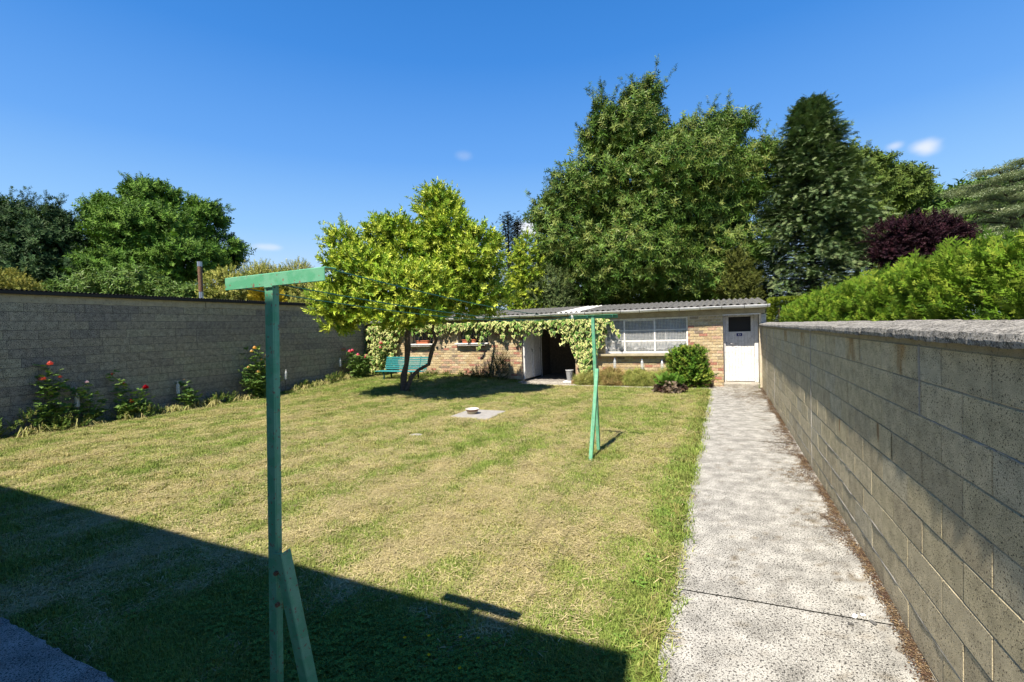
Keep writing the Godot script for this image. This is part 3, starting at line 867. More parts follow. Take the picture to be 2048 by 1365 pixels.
# ---------------------------------------------------------------- shed
func shed() -> void:
	rng.seed = 41
	var s := thing("brick_shed", "long low brick shed with corrugated roof at the end of the garden", "shed", Vector3(0, 0, 0))
	var zin := FACE - 0.012
	# openings: x0, x1, y0, y1
	var holes := [[-11.38, -10.28, 1.44, 2.06], [-9.14, -7.85, 1.44, 2.06], [-6.51, -4.54, -1.0, 2.13], [-3.52, -0.97, 1.0, 2.13], [0.0, 0.94, -1.0, 2.13]]
	var g := Geo.new()
	var xs := [-13.45]
	for h in holes:
		xs.append_array([h[0], h[1]])
	xs.append(1.0)
	for i in xs.size() - 1:
		var xm: float = (xs[i] + xs[i + 1]) * 0.5
		var ws: float = xs[i + 1] - xs[i]
		var y0 := -0.2
		for h in holes:
			if xm > h[0] and xm < h[1]:
				if h[2] > -0.5:
					var gl := Geo.new()
					gl.box(Vector3(xm, (h[2] - 0.2) * 0.5, zin - 0.1), Vector3(ws, h[2] + 0.2, 0.2))
					part(s, "mortar_bed", gl, M.brick_mortar)
				y0 = h[3]
		if y0 < 2.12:
			g = Geo.new()
			g.box(Vector3(xm, (y0 + 2.14) * 0.5, zin - 0.1), Vector3(ws, 2.14 - y0, 0.2))
			part(s, "mortar_bed", g, M.brick_mortar)
	# bricks in running bond
	var list := []
	var row := 0
	var y := -0.04
	while y < 2.12:
		var x := -13.5 + (0.0 if row % 2 == 0 else 0.123)
		while x < -0.005:
			var a := x
			var b := minf(x + 0.235, -0.004)
			x += 0.247
			var pieces := [[a, b]]
			for h in holes:
				if y + 0.04 > h[2] and y + 0.035 < h[3]:
					var next := []
					for p in pieces:
						if p[1] <= h[0] or p[0] >= h[1]:
							next.append(p)
						else:
							if p[0] < h[0] - 0.04:
								next.append([p[0], h[0] - 0.002])
							if p[1] > h[1] + 0.04:
								next.append([h[1] + 0.002, p[1]])
					pieces = next
			for p in pieces:
				var wd: float = snappedf(p[1] - p[0], 0.02) - 0.004
				if wd < 0.03:
					continue
				var k := rng.randf()
				var tone := 0
				if k < 0.28: tone = 0
				elif k < 0.48: tone = 1
				elif k < 0.62: tone = 2
				elif k < 0.73: tone = 3
				elif k < 0.79: tone = 4
				elif k < 0.88: tone = 5
				elif k < 0.97: tone = 6
				else: tone = 7
				if y < 0.5 and rng.randf() < 0.2:
					tone = 4 if rng.randf() < 0.4 else 3
				var xm: float = (p[0] + p[1]) * 0.5
				# what shows best: the pier by the door, under the window, then the wall left of the doorway
				var weight := 0.0
				if xm > -0.97: weight = 10.0
				elif xm > -3.6 and y > 0.45: weight = 8.0
				elif xm > -4.6 and y > 0.4 and y < 1.6: weight = 6.0
				elif xm > -9.2 and xm < -6.5 and y < 1.75 and y > 0.3: weight = 5.0 + xm * 0.1
				list.append([Vector3(xm, y + 0.037, FACE - 0.04 + rng.randf_range(-0.002, 0.003)), Vector3(wd, 0.074, 0.08), tone, weight + rng.randf() * 0.001])
		y += 0.0865
		row += 1
	var bricks := []
	blocks_on(s, "brick", list, M.brick, 300)
	# concrete lintel beam, fascia, gutter
	g = Geo.new()
	g.box(Vector3(-6.2, 2.215, FACE - 0.085), Vector3(14.6, 0.15, 0.2), 0.006)
	part(s, "lintel_beam", g, M.beam)
	g = Geo.new()
	g.box(Vector3(-6.18, 2.305, FACE + 0.02), Vector3(14.62, 0.028, 0.08), 0.003)
	part(s, "fascia", g, M.beam)
	g = Geo.new()
	g.box(Vector3(0.48, 2.128, FACE - 0.02), Vector3(0.98, 0.03, 0.10), 0.004)
	part(s, "door_head", g, M.white)
	# pier at the end, beside the garden wall
	g = Geo.new()
	g.box(Vector3(1.04, 1.00, FACE - 0.2), Vector3(0.16, 2.24, 0.37), 0.01)
	var pier := part(s, "pier", g, grained(lin(0.60, 0.59, 0.56), [M.brick[0].albedo_texture, M.brick[0].heightmap_texture], 0.9, 0.3))
	# roof sheets
	var front := FACE + 0.27
	var back := -18.0
	var x0 := 1.12
	var idx := 0
	while x0 > -13.4:
		g = Geo.new()
		var x1 := maxf(x0 - 0.885, -13.45)
		var n := 40
		var lift := 0.006 * (idx % 2)
		for band in [[front, -16.3, 0.0], [-16.1, back, 0.008]]:
			for i in n:
				var xa := lerpf(x0 + 0.03, x1, float(i) / n)
				var xb := lerpf(x0 + 0.03, x1, float(i + 1) / n)
				var q := []
				for p in [[xa, band[0]], [xa, band[1]], [xb, band[1]], [xb, band[0]]]:
					var wave: float = 0.026 * sin(TAU * p[0] / 0.177)
					q.append(Vector3(p[0], 2.415 + (front - p[1]) * 0.088 + wave + lift + band[2] + 0.006 * nb.get_noise_2d(p[0] * 9.0, p[1] * 9.0), p[1] + 0.012 * nb.get_noise_2d(idx * 40.0, 5.0)))
				g.quad(q[0], q[1], q[2], q[3])
				g.quad(q[3] - Vector3(0, 0.007, 0), q[2] - Vector3(0, 0.007, 0), q[1] - Vector3(0, 0.007, 0), q[0] - Vector3(0, 0.007, 0))
				g.quad(q[0], q[3], q[3] - Vector3(0, 0.007, 0), q[0] - Vector3(0, 0.007, 0))
		var sheet := part(s, "roof_sheet", g, M.clear_sheet if idx == 6 else M.roof)
		if idx == 6:
			sheet.set_meta("label", "white plastic roof sheet among the grey ones")
		x0 -= 0.885
		idx += 1
	# half-round gutter with straps
	var gut := Node3D.new()
	gut.name = "gutter"
	s.add_child(gut)
	g = Geo.new()
	var gz := front + 0.02
	var prev := []
	for i in 13:
		var t := PI + PI * i / 12.0
		prev.append(Vector2(cos(t) * 0.06, sin(t) * 0.075))
	for i in 12:
		for k in 30:
			var xa := lerpf(-13.4, 1.2, k / 30.0)
			var xb := lerpf(-13.4, 1.2, (k + 1) / 30.0)
			var sag := 0.006 * sin(k * 1.9)
			var sag2 := 0.006 * sin((k + 1) * 1.9)
			var c := Vector3(0, 2.375, gz)
			var pa: Vector2 = prev[i]
			var pb: Vector2 = prev[i + 1]
			var ka := Vector3(0, pa.y, pa.x).normalized()
			var kb := Vector3(0, pb.y, pb.x).normalized()
			var q := [c + Vector3(xa, pa.y + sag, pa.x), c + Vector3(xa, pb.y + sag, pb.x), c + Vector3(xb, pb.y + sag2, pb.x), c + Vector3(xb, pa.y + sag2, pa.x)]
			g.sm(q[0], q[1], q[2], ka, kb, kb)
			g.sm(q[0], q[2], q[3], ka, kb, ka)
	g.tube([Vector3(-13.4, 2.376, gz + 0.06), Vector3(1.2, 2.376, gz + 0.06)], [0.008, 0.008], 6)
	for i in 12:
		g.tri(Vector3(1.2, 2.375, gz), Vector3(1.2, 2.375 + prev[i].y, gz + prev[i].x), Vector3(1.2, 2.375 + prev[i + 1].y, gz + prev[i + 1].x))
	part(gut, "trough", g, M.gutter)
	var bx := 1.14
	while bx > -13.3:
		g = Geo.new()
		var pts := []
		var rad := []
		for i in 9:
			var t := PI * 1.35 + PI * 0.68 * i / 8.0
			pts.append(Vector3(bx, 2.375 + sin(t) * 0.081, gz + cos(t) * 0.066))
			rad.append(0.007)
		g.tube(pts, rad, 5)
		part(gut, "strap", g, M.iron)
		bx -= 0.58
	# downpipe stub over the doorway
	g = Geo.new()
	g.tube([Vector3(-4.52, 2.31, gz), Vector3(-4.52, 2.16, gz - 0.02)], [0.042, 0.042], 10)
	part(s, "downpipe", g, M.gutter)

	# big window: frame, mullions, panes, curtains, wire grid
	var win := Node3D.new()
	win.name = "window"
	s.add_child(win)
	var wz := FACE - 0.11
	g = Geo.new()
	g.box(Vector3(-2.245, 2.105, wz), Vector3(2.55, 0.05, 0.07), 0.006)
	g.box(Vector3(-2.245, 1.03, wz), Vector3(2.55, 0.06, 0.07), 0.006)
	for x in [-3.495, -0.995]:
		g.box(Vector3(x, 1.57, wz), Vector3(0.05, 1.02, 0.07), 0.006)
	part(win, "frame", g, M.white)
	for x in [-2.895, -1.955]:
		g = Geo.new()
		g.box(Vector3(x, 1.57, wz), Vector3(0.055, 1.018, 0.062), 0.006)
		part(win, "mullion", g, M.white)
	for e in [[1.742, 0.03], [1.395, 0.05]]:
		for seg in [[-3.47, -2.923], [-2.867, -1.983], [-1.927, -1.02]]:
			g = Geo.new()
			g.box(Vector3((seg[0] + seg[1]) * 0.5, e[0], wz), Vector3(seg[1] - seg[0], e[1], 0.05), 0.005)
			part(win, "glazing_bar", g, M.white)
	g = Geo.new()
	g.box(Vector3(-1.62, 1.56, wz), Vector3(0.02, 0.3, 0.03), 0.003)
	g.box(Vector3(-2.425, 2.06, wz + 0.03), Vector3(0.86, 0.03, 0.02), 0.003)
	part(win, "vent_sash", g, M.white)
	for seg in [[-3.47, -2.923], [-2.867, -1.983], [-1.927, -1.02]]:
		for yy in [[1.06, 1.37], [1.42, 1.727], [1.757, 2.08]]:
			g = Geo.new()
			g.box(Vector3((seg[0] + seg[1]) * 0.5, (yy[0] + yy[1]) * 0.5, wz), Vector3(seg[1] - seg[0], yy[1] - yy[0], 0.004))
			part(win, "pane", g, M.glass)
	g = Geo.new()
	var gx := -3.46
	while gx < -1.0:
		g.box(Vector3(gx, 1.57, wz + 0.024), Vector3(0.005, 1.02, 0.003))
		gx += 0.045
	var gy := 1.08
	while gy < 2.08:
		g.box(Vector3(-2.245, gy, wz + 0.024), Vector3(2.45, 0.005, 0.003))
		gy += 0.045
	part(win, "wire_grid", g, M.white, true)
	for cpan in [[-3.47, -2.9, 1.40, 2.08, 0.10], [-2.88, -1.98, 1.40, 2.08, 0.13], [-1.94, -1.02, 1.40, 2.08, 0.12], [-3.47, -2.9, 1.06, 1.41, 0.07], [-2.88, -1.98, 1.06, 1.41, 0.07], [-1.94, -1.02, 1.06, 1.41, 0.07]]:
		g = Geo.new()
		var short: bool = cpan[3] < 1.5
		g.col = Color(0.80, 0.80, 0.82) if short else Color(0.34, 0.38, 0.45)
		var n := 60
		for i in n:
			var fx := float(i) / n
			var fx2 := float(i + 1) / n
			var xa := lerpf(cpan[0], cpan[1], fx)
			var xb := lerpf(cpan[0], cpan[1], fx2)
			var za: float = wz - cpan[4] - 0.03 + 0.02 * sin(xa * 46.0 + sin(xa * 11.0) * 2.0)
			var zb: float = wz - cpan[4] - 0.03 + 0.02 * sin(xb * 46.0 + sin(xb * 11.0) * 2.0)
			var ya: float = cpan[2]
			var yb: float = cpan[2]
			if short:
				# scalloped lace hem
				ya += 0.05 + 0.10 * absf(sin(xa * 7.3)) * absf(sin(xa * 2.1 + 1.0))
				yb += 0.05 + 0.10 * absf(sin(xb * 7.3)) * absf(sin(xb * 2.1 + 1.0))
			g.quad(Vector3(xa, ya, za), Vector3(xa, cpan[3], za), Vector3(xb, cpan[3], zb), Vector3(xb, yb, zb))
		part(win, "lace_curtain" if short else "net_curtain", g, M.curtain)
	g = Geo.new()
	g.box(Vector3(-2.2, 0.965, FACE + 0.035), Vector3(2.98, 0.07, 0.25), 0.008)
	part(win, "sill", g, M.beam)

	# two small barred windows
	for e in [[-11.38, -10.28], [-9.14, -7.85]]:
		var sw := Node3D.new()
		sw.name = "barred_window"
		s.add_child(sw, true)
		var xm: float = (e[0] + e[1]) * 0.5
		var wd: float = e[1] - e[0]
		g = Geo.new()
		for xx in [e[0] + 0.025, e[1] - 0.025]:
			g.box(Vector3(xx, 1.75, FACE - 0.15), Vector3(0.05, 0.6, 0.05), 0.005)
		g.box(Vector3(xm, 2.04, FACE - 0.15), Vector3(wd, 0.04, 0.05), 0.005)
		part(sw, "frame", g, M.beam)
		g = Geo.new()
		g.box(Vector3(xm, 1.75, FACE - 0.17), Vector3(wd - 0.1, 0.56, 0.004))
		part(sw, "pane", g, M.glass)
		for i in 5:
			g = Geo.new()
			var px: float = lerpf(e[0], e[1], (i + 1) / 6.0)
			g.tube([Vector3(px, 1.45, FACE - 0.09), Vector3(px, 2.05, FACE - 0.09)], [0.012, 0.012], 6)
			part(sw, "bar", g, M.beam)
		g = Geo.new()
		g.box(Vector3(xm, 1.415, FACE + 0.02), Vector3(wd + 0.12, 0.05, 0.28), 0.006)
		part(sw, "sill", g, M.white)
		for i in 2:
			g = Geo.new()
			g.box(Vector3(xm, 1.35 - i * 0.022, FACE + 0.13 - i * 0.03), Vector3(wd * 0.9, 0.012, 0.05), 0.003)
			part(sw, "ledge_slat", g, M.white)

	# plank door with number plate, deep in its reveal
	var dr := Node3D.new()
	dr.name = "plank_door"
	s.add_child(dr)
	var dz := FACE - 0.40
	g = Geo.new()
	g.box(Vector3(0.035, 1.12, dz + 0.03), Vector3(0.06, 2.0, 0.09), 0.006)
	g.box(Vector3(0.885, 1.12, dz + 0.03), Vector3(0.10, 2.0, 0.09), 0.006)
	part(dr, "frame", g, M.worn_white)
	var nplank := 9
	for i in nplank:
		g = Geo.new()
		var xa := lerpf(0.068, 0.832, float(i) / nplank)
		var xb := lerpf(0.068, 0.832, float(i + 1) / nplank)
		var inside := xb > 0.16 and xa < 0.74
		var top := 1.62 if inside else 2.11
		g.box(Vector3((xa + xb) * 0.5, (0.14 + top) * 0.5, dz), Vector3(xb - xa - 0.003, top - 0.14, 0.035), 0.004)
		part(dr, "plank", g, M.worn_white)
	g = Geo.new()
	g.box(Vector3(0.45, 2.09, dz), Vector3(0.60, 0.045, 0.034), 0.003)
	part(dr, "top_rail", g, M.worn_white)
	g = Geo.new()
	g.box(Vector3(0.45, 1.60, dz + 0.022), Vector3(0.62, 0.045, 0.012), 0.003)
	part(dr, "window_bead", g, M.worn_white)
	g = Geo.new()
	g.box(Vector3(0.45, 1.85, dz - 0.005), Vector3(0.59, 0.44, 0.006))
	part(dr, "dark_pane", g, M.dark)
	g = Geo.new()
	g.box(Vector3(0.44, 1.535, dz + 0.0225), Vector3(0.15, 0.095, 0.006), 0.001)
	var plate := part(dr, "number_plate", g, M.blue)
	var tm := TextMesh.new()
	tm.text = "13"
	tm.font_size = 64
	tm.pixel_size = 0.00108
	tm.depth = 0.002
	var fnt := SystemFont.new()
	fnt.font_names = PackedStringArray(["Droid Serif"])
	fnt.font_weight = 700
	tm.font = fnt
	var num := part(plate, "numeral", tm, M.number_white)
	num.position = Vector3(0.44, 1.535, dz + 0.0275)
	g = Geo.new()
	g.tube([Vector3(0.16, 1.28, dz + 0.02), Vector3(0.16, 1.285, dz + 0.06), Vector3(0.25, 1.265, dz + 0.065), Vector3(0.29, 1.26, dz + 0.06)], [0.008, 0.008, 0.007, 0.006], 6)
	part(dr, "lever_handle", g, M.steel)
	g = Geo.new()
	g.box(Vector3(0.10, 1.29, dz + 0.022), Vector3(0.018, 0.03, 0.01), 0.002)
	part(dr, "keyhole", g, M.iron)
	g = Geo.new()
	g.box(Vector3(0.35, 1.16, dz + 0.022), Vector3(0.07, 0.022, 0.012), 0.003)
	part(dr, "letter_flap", g, M.number_white)
	g = Geo.new()
	g.box(Vector3(0.47, 0.045, FACE - 0.18), Vector3(0.938, 0.15, 0.52), 0.015)
	part(s, "doorstep", g, M.apron)
	# reveal returns and interior
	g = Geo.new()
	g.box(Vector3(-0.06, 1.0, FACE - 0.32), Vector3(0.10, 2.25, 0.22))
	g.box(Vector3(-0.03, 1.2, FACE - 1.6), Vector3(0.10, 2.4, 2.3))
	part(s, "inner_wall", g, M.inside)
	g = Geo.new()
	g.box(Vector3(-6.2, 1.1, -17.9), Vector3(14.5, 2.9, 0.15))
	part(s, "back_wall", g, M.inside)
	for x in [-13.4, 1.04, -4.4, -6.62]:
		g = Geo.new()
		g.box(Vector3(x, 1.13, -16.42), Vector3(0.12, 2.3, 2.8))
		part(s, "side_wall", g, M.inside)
	g = Geo.new()
	g.box(Vector3(-6.2, -0.02, -16.42), Vector3(14.3, 0.10, 2.8))
	part(s, "inner_floor", g, grained(lin(0.34, 0.32, 0.30), [M.brick[0].albedo_texture, M.brick[0].heightmap_texture], 0.5, 0.1))
	# folded white garage leaves inside the doorway
	for e in [[-14.86, -15.58, -6.46], [-15.64, -16.36, -6.44]]:
		var lf := Node3D.new()
		lf.name = "folding_leaf"
		s.add_child(lf, true)
		g = Geo.new()
		g.box(Vector3(e[2], 1.08, (e[0] + e[1]) * 0.5), Vector3(0.045, 1.95, e[0] - e[1]), 0.006)
		part(lf, "panel", g, M.white)
		g = Geo.new()
		g.box(Vector3(e[2] + 0.026, 1.08, e[0] - 0.03), Vector3(0.02, 1.95, 0.05), 0.004)
		g.box(Vector3(e[2] + 0.026, 1.08, e[1] + 0.03), Vector3(0.02, 1.95, 0.05), 0.004)
		part(lf, "stile", g, M.worn_white)
		g = Geo.new()
		g.tube([Vector3(e[2] + 0.03, 1.15, e[1] + 0.1), Vector3(e[2] + 0.08, 1.15, e[1] + 0.1), Vector3(e[2] + 0.08, 1.05, e[1] + 0.1)], [0.012, 0.012, 0.012], 6)
		part(lf, "handle", g, M.iron)
	for x in [-5.5]:
		g = Geo.new()
		g.tube([Vector3(-6.42, 0.05, -16.5), Vector3(-6.42, 2.1, -16.5)], [0.02, 0.02], 6)
		part(s, "door_track", g, M.white)

# ---------------------------------------------------------------- house behind the photographer
func house() -> void:
	# its eave throws the long shade over the near lawn
	var h := thing("house", "rendered house beside the terrace whose eave shades the near lawn", "house", Vector3.ZERO)
	var g := Geo.new()
	g.box(Vector3(-7.3, 2.55, 4.95), Vector3(12.3, 5.3, 7.9))
	part(h, "wall", g, M.house)
	g = Geo.new()
	var ez := 0.62
	var q := [Vector3(-13.7, 5.2, ez), Vector3(-0.89, 5.2, ez), Vector3(-0.89, 8.2, 4.85), Vector3(-13.7, 8.2, 4.85)]
	g.quad(q[0], q[1], q[2], q[3])
	g.quad(q[3] - Vector3.UP * 0.15, q[2] - Vector3.UP * 0.15, q[1] - Vector3.UP * 0.15, q[0] - Vector3.UP * 0.15)
	g.quad(q[0] - Vector3.UP * 0.15, q[1] - Vector3.UP * 0.15, q[1], q[0])
	var r := [Vector3(-13.7, 5.2, 9.25), Vector3(-0.89, 5.2, 9.25)]
	g.quad(q[3], q[2], r[1], r[0])
	part(h, "roof", g, M.tiles)
	for e in [-1.06, -13.44]:
		g = Geo.new()
		g.tri(Vector3(e, 5.1, 0.85), Vector3(e, 5.1, 8.85), Vector3(e, 8.0, 4.85))
		part(h, "gable", g, M.house)

# ---------------------------------------------------------------- clothes line
func washing_posts() -> void:
	# near post: angle iron, crossbar with a folded top flange, stay
	var p := thing("clothesline_post", "green angle-iron clothesline post with T bar standing close by", "post", Vector3(-1.875, 0, -1.35), 0, "clothesline posts")
	var g := Geo.new()
	g.box(Vector3(0.0, 1.02, 0.0), Vector3(0.050, 2.22, 0.006), 0.0015)
	g.box(Vector3(0.0225, 1.02, -0.0165), Vector3(0.005, 2.22, 0.026), 0.0015)
	var upr := part(p, "upright", g, M.green)
	upr.rotation.z = -0.046
	g = Geo.new()
	g.box(Vector3(0.125, 2.145, 0.006), Vector3(0.62, 0.056, 0.006), 0.002)
	g.box(Vector3(0.125, 2.172, -0.026), Vector3(0.62, 0.006, 0.058), 0.002)
	part(p, "crossbar", g, M.green)
	g = Geo.new()
	for i in 6:
		g.tube([Vector3(0.08 + i * 0.008, 2.112, 0.006), Vector3(0.084 + i * 0.008, 2.117, 0.009)], [0.005, 0.004], 5)
	part(p, "weld", g, M.green)
	g = Geo.new()
	var a := Vector3(0.085, 0.95, 0.01)
	var b := Vector3(0.20, -0.06, -0.08)
	var d := (a - b).normalized()
	var turn := Basis(Vector3(0, 0, 1).cross(d).normalized() * -1.0, d, Vector3(0, 0, 1)).orthonormalized()
	g.box((a + b) * 0.5, Vector3(0.052, (a - b).length(), 0.005), 0.0015, turn)
	g.box((a + b) * 0.5 + turn * Vector3(0.025, 0, -0.024), Vector3(0.005, (a - b).length(), 0.048), 0.0015, turn)
	part(p, "stay", g, M.green)
	for y in [0.86, 0.72]:
		g = Geo.new()
		g.tube([Vector3(0.075, y, 0.004), Vector3(0.075, y, 0.018)], [0.011, 0.010], 6)
		part(p, "bolt", g, M.rusty)
	# far post
	p = thing("clothesline_post", "green clothesline post on the lawn in front of the window", "post", Vector3(-1.75, 0, -6.75), 0, "clothesline posts")
	g = Geo.new()
	g.box(Vector3(0, 1.0, 0.0), Vector3(0.045, 2.16, 0.006), 0.0015)
	g.box(Vector3(0.0225, 1.0, -0.022), Vector3(0.005, 2.16, 0.045), 0.0015)
	upr = part(p, "upright", g, M.green)
	upr.rotation.z = 0.017
	g = Geo.new()
	g.box(Vector3(0.0, 2.075, -0.006), Vector3(0.68, 0.006, 0.055), 0.0015)
	g.box(Vector3(0.0, 2.05, -0.032), Vector3(0.68, 0.055, 0.005), 0.0015)
	part(p, "crossbar", g, M.green)
	g = Geo.new()
	a = Vector3(0.0, 1.27, 0.02)
	b = Vector3(0.03, -0.03, 0.53)
	d = (a - b).normalized()
	turn = Basis(Vector3.RIGHT, d, Vector3.RIGHT.cross(d)).orthonormalized()
	g.box((a + b) * 0.5, Vector3(0.05, (a - b).length(), 0.005), 0.0015, turn)
	g.box((a + b) * 0.5 + turn * Vector3(0.024, 0, -0.024), Vector3(0.005, (a - b).length(), 0.048), 0.0015, turn)
	part(p, "stay", g, M.green)
	for x in [-0.38, -0.12, 0.26]:
		g = Geo.new()
		var pts := []
		var rad := []
		for i in 22:
			var t := i * 0.9
			pts.append(Vector3(x + 0.018 * sin(t * 1.7), 2.05 + 0.022 * cos(t * 1.3), 0.012 + 0.016 * sin(t)))
			rad.append(0.004)
		g.tube(pts, rad, 4)
		part(p, "knot", g, M.line_green)
	g = Geo.new()
	g.tube([Vector3(0.03, 1.96, 0.012), Vector3(0.032, 1.5, 0.02), Vector3(0.02, 1.35, 0.014)], [0.003, 0.003, 0.003], 4)
	part(p, "hanging_cord", g, M.line_green)
	# lines
	var ends := [[Vector3(-1.99, 2.128, -1.35), Vector3(-2.13, 2.06, -6.74), "left of three"], [Vector3(-1.74, 2.128, -1.35), Vector3(-1.87, 2.06, -6.74), "middle of three"], [Vector3(-1.445, 2.165, -1.40), Vector3(-1.49, 2.06, -6.74), "right of three"], ]
	for e in ends:
		var t := thing("clothesline", "thin green clothesline strung between two posts, %s" % e[2], "line", e[0], 0, "clotheslines")
		g = Geo.new()
		var pts := []
		var rad := []
		for i in 31:
			var f := i / 30.0
			var q: Vector3 = (e[1] - e[0]) * f
			q.y -= 4.0 * 0.10 * f * (1.0 - f)
			pts.append(q)
			rad.append(0.0028)
		g.tube(pts, rad, 5)
		part(t, "cord", g, M.line_green)

# ---------------------------------------------------------------- objects
func bench() -> void:
	var b := thing("garden_bench", "turquoise slatted garden bench behind the yellow-green tree", "bench", Vector3(-10.75, 0.10, -13.35), 0.0)
	var zb := -0.28
	for i in 7:
		var g := Geo.new()
		var y := 0.46 + 0.068 * i
		g.box(Vector3(0, y, zb - 0.02 * i - 0.02), Vector3(1.92, 0.05, 0.022), 0.004)
		part(b, "back_slat", g, M.turquoise)
	for i in 6:
		var g := Geo.new()
		g.box(Vector3(0, 0.40 - 0.002 * i, 0.20 - 0.075 * i), Vector3(1.98, 0.026, 0.055), 0.004)
		part(b, "seat_slat", g, M.turquoise)
	for x in [-0.62, 0.62]:
		for f in [[0.18, 0.20], [-0.24, -0.34]]:
			var g := Geo.new()
			g.tube([Vector3(x, 0.39, f[0]), Vector3(x, 0.2, f[0] * 0.95), Vector3(x, -0.08, f[1])], [0.035, 0.03, 0.028], 6)
			part(b, "leg", g, M.bench_iron)
		var g2 := Geo.new()
		g2.box(Vector3(x, 0.375, 0.0), Vector3(0.05, 0.03, 0.48), 0.004)
		part(b, "seat_bearer", g2, M.bench_iron)
		g2 = Geo.new()
		g2.tube([Vector3(x, 0.36, -0.28), Vector3(x, 0.62, -0.36), Vector3(x, 0.92, -0.45)], [0.02, 0.02, 0.02], 6)
		part(b, "back_upright", g2, M.bench_iron)

func small_things() -> void:
	rng.seed = 51
	# slab set in the lawn with a bowl
	var s := thing("stone_slab", "square grey concrete slab set in the lawn under the bowl", "slab", Vector3(-5.05, 0, -8.95), 0.03)
	var g := Geo.new()
	g.box(Vector3(0, -0.01, 0), Vector3(0.96, 0.06, 0.94), 0.008)
	part(s, "paving", g, M.slab)
	var b := thing("bowl", "cream enamel bowl with brown rim standing on the slab", "bowl", Vector3(-5.18, 0.021, -8.90))
	g = Geo.new()
	g.lathe(Vector3.ZERO, [[0.0, 0.0], [0.09, 0.0], [0.105, 0.012], [0.135, 0.07]], 28)
	part(b, "body", g, grained(lin(0.55, 0.47, 0.32), [M.brick[0].albedo_texture, M.brick[0].heightmap_texture], 3.0, 0.0, 0.5))
	g = Geo.new()
	g.lathe(Vector3.ZERO, [[0.136, 0.07], [0.146, 0.10]], 28)
	part(b, "brown_band", g, M.rust_band)
	g = Geo.new()
	g.lathe(Vector3.ZERO, [[0.146, 0.10], [0.158, 0.107], [0.158, 0.115], [0.146, 0.115], [0.128, 0.07], [0.098, 0.016], [0.0, 0.012]], 28)
	part(b, "rim_and_inside", g, M.cream)
	s = thing("flat_stone", "small flat grey stone sunk in the lawn", "stone", Vector3(-5.18, 0, -6.81), 0.3)
	g = Geo.new()
	g.lathe(Vector3(0, -0.02, 0), [[0.13, 0.0], [0.125, 0.03], [0.10, 0.036], [0.0, 0.036]], 9)
	var st := part(s, "stone", g, M.slab)
	st.scale = Vector3(1.0, 1.0, 0.65)
	# grey bucket on a white block in the doorway
	s = thing("white_block", "flat white stone block under the grey bucket by the doorway", "block", Vector3(-4.72, 0.05, -14.62))
	g = Geo.new()
	g.box(Vector3(0, 0.03, 0), Vector3(0.36, 0.06, 0.26), 0.015)
	part(s, "stone", g, M.worn_white)
	s = thing("bucket", "grey metal bucket standing at the edge of the open doorway", "bucket", Vector3(-4.70, 0.11, -14.62))
	g = Geo.new()
	g.lathe(Vector3.ZERO, [[0.0, 0.0], [0.085, 0.0], [0.125, 0.36], [0.117, 0.36], [0.078, 0.01], [0.0, 0.01]], 20)
	part(s, "pail", g, M.bucket)
	g = Geo.new()
	g.lathe(Vector3(0, 0.35, 0), [[0.125, 0.0], [0.135, 0.005], [0.135, 0.02], [0.122, 0.02]], 20)
	part(s, "rim", g, M.gutter)
	g = Geo.new()
	g.tube([Vector3(0.06, 0.28, 0.115), Vector3(0.10, 0.18, 0.12), Vector3(0.06, 0.12, 0.10)], [0.006, 0.006, 0.006], 5)
	part(s, "handle", g, M.iron)
	# terracotta troughs
	var where := ["on the sill behind the crooked tree trunk", "on the sill nearer the open doorway"]
	for i in 2:
		var x: float = [-10.72, -8.62][i]
		s = thing("window_box", "terracotta plant trough %s" % where[i], "planter", Vector3(x, 1.44, FACE + 0.04), 0, "troughs on the sills")
		g = Geo.new()
		g.box(Vector3(0, 0.055, 0), Vector3(0.52, 0.11, 0.16), 0.012)
		part(s, "trough", g, M.terracotta)
		g = Geo.new()
		g.box(Vector3(0, 0.115, 0), Vector3(0.56, 0.03, 0.19), 0.008)
		part(s, "rim", g, M.terracotta)
	# upturned bottles on canes
	var spots := [[-13.28, -5.12, 0.45, "between the coral and pale pink roses"], [-13.28, -7.25, 0.46, "beside the leafy rose without blooms"], [-13.28, -10.50, 0.45, "just beyond the near green post"], [-13.28, -12.95, 0.52, "before the pink roses near the bench"], [-3.18, -14.62, 0.55, "under the left pane of the window"], [-2.32, -14.62, 0.52, "under the middle pane of the window"], [-1.72, -14.62, 0.50, "under the right pane of the window"], [-1.0, -14.62, 0.50, "half hidden by the round bush"]]
	for e in spots:
		s = thing("bottle_on_cane", "clear plastic bottle upended on a cane %s" % e[3], "bottle", Vector3(e[0], height(e[0], e[1]), e[1]), rng.randf() * 3.0, "bottles on canes")
		s.rotation.z = rng.randf_range(-0.08, 0.08)
		g = Geo.new()
		g.tube([Vector3(0, -0.05, 0), Vector3(0, e[2] + 0.2, 0)], [0.006, 0.005], 5)
		part(s, "cane", g, M.twig)
		g = Geo.new()
		var y0: float = e[2]
		g.lathe(Vector3(0, y0, 0), [[0.046, 0.0], [0.047, 0.03], [0.043, 0.05], [0.047, 0.07], [0.043, 0.10], [0.047, 0.12], [0.044, 0.16], [0.047, 0.20], [0.036, 0.245], [0.018, 0.275], [0.015, 0.30]], 14)
		part(s, "bottle", g, M.bottle)
		g = Geo.new()
		g.lathe(Vector3(0, y0 + 0.298, 0), [[0.017, 0.0], [0.017, 0.022], [0.0, 0.024]], 12)
		part(s, "cap", g, M.number_white if e[1] > -14.0 else mat(lin(0.25, 0.35, 0.6), 0.4))
	# brick edging of the flower bed
	s = thing("brick_edging", "row of upright red bricks edging the flower bed below the window", "edging", Vector3(0, 0, -14.47))
	var meshes := []
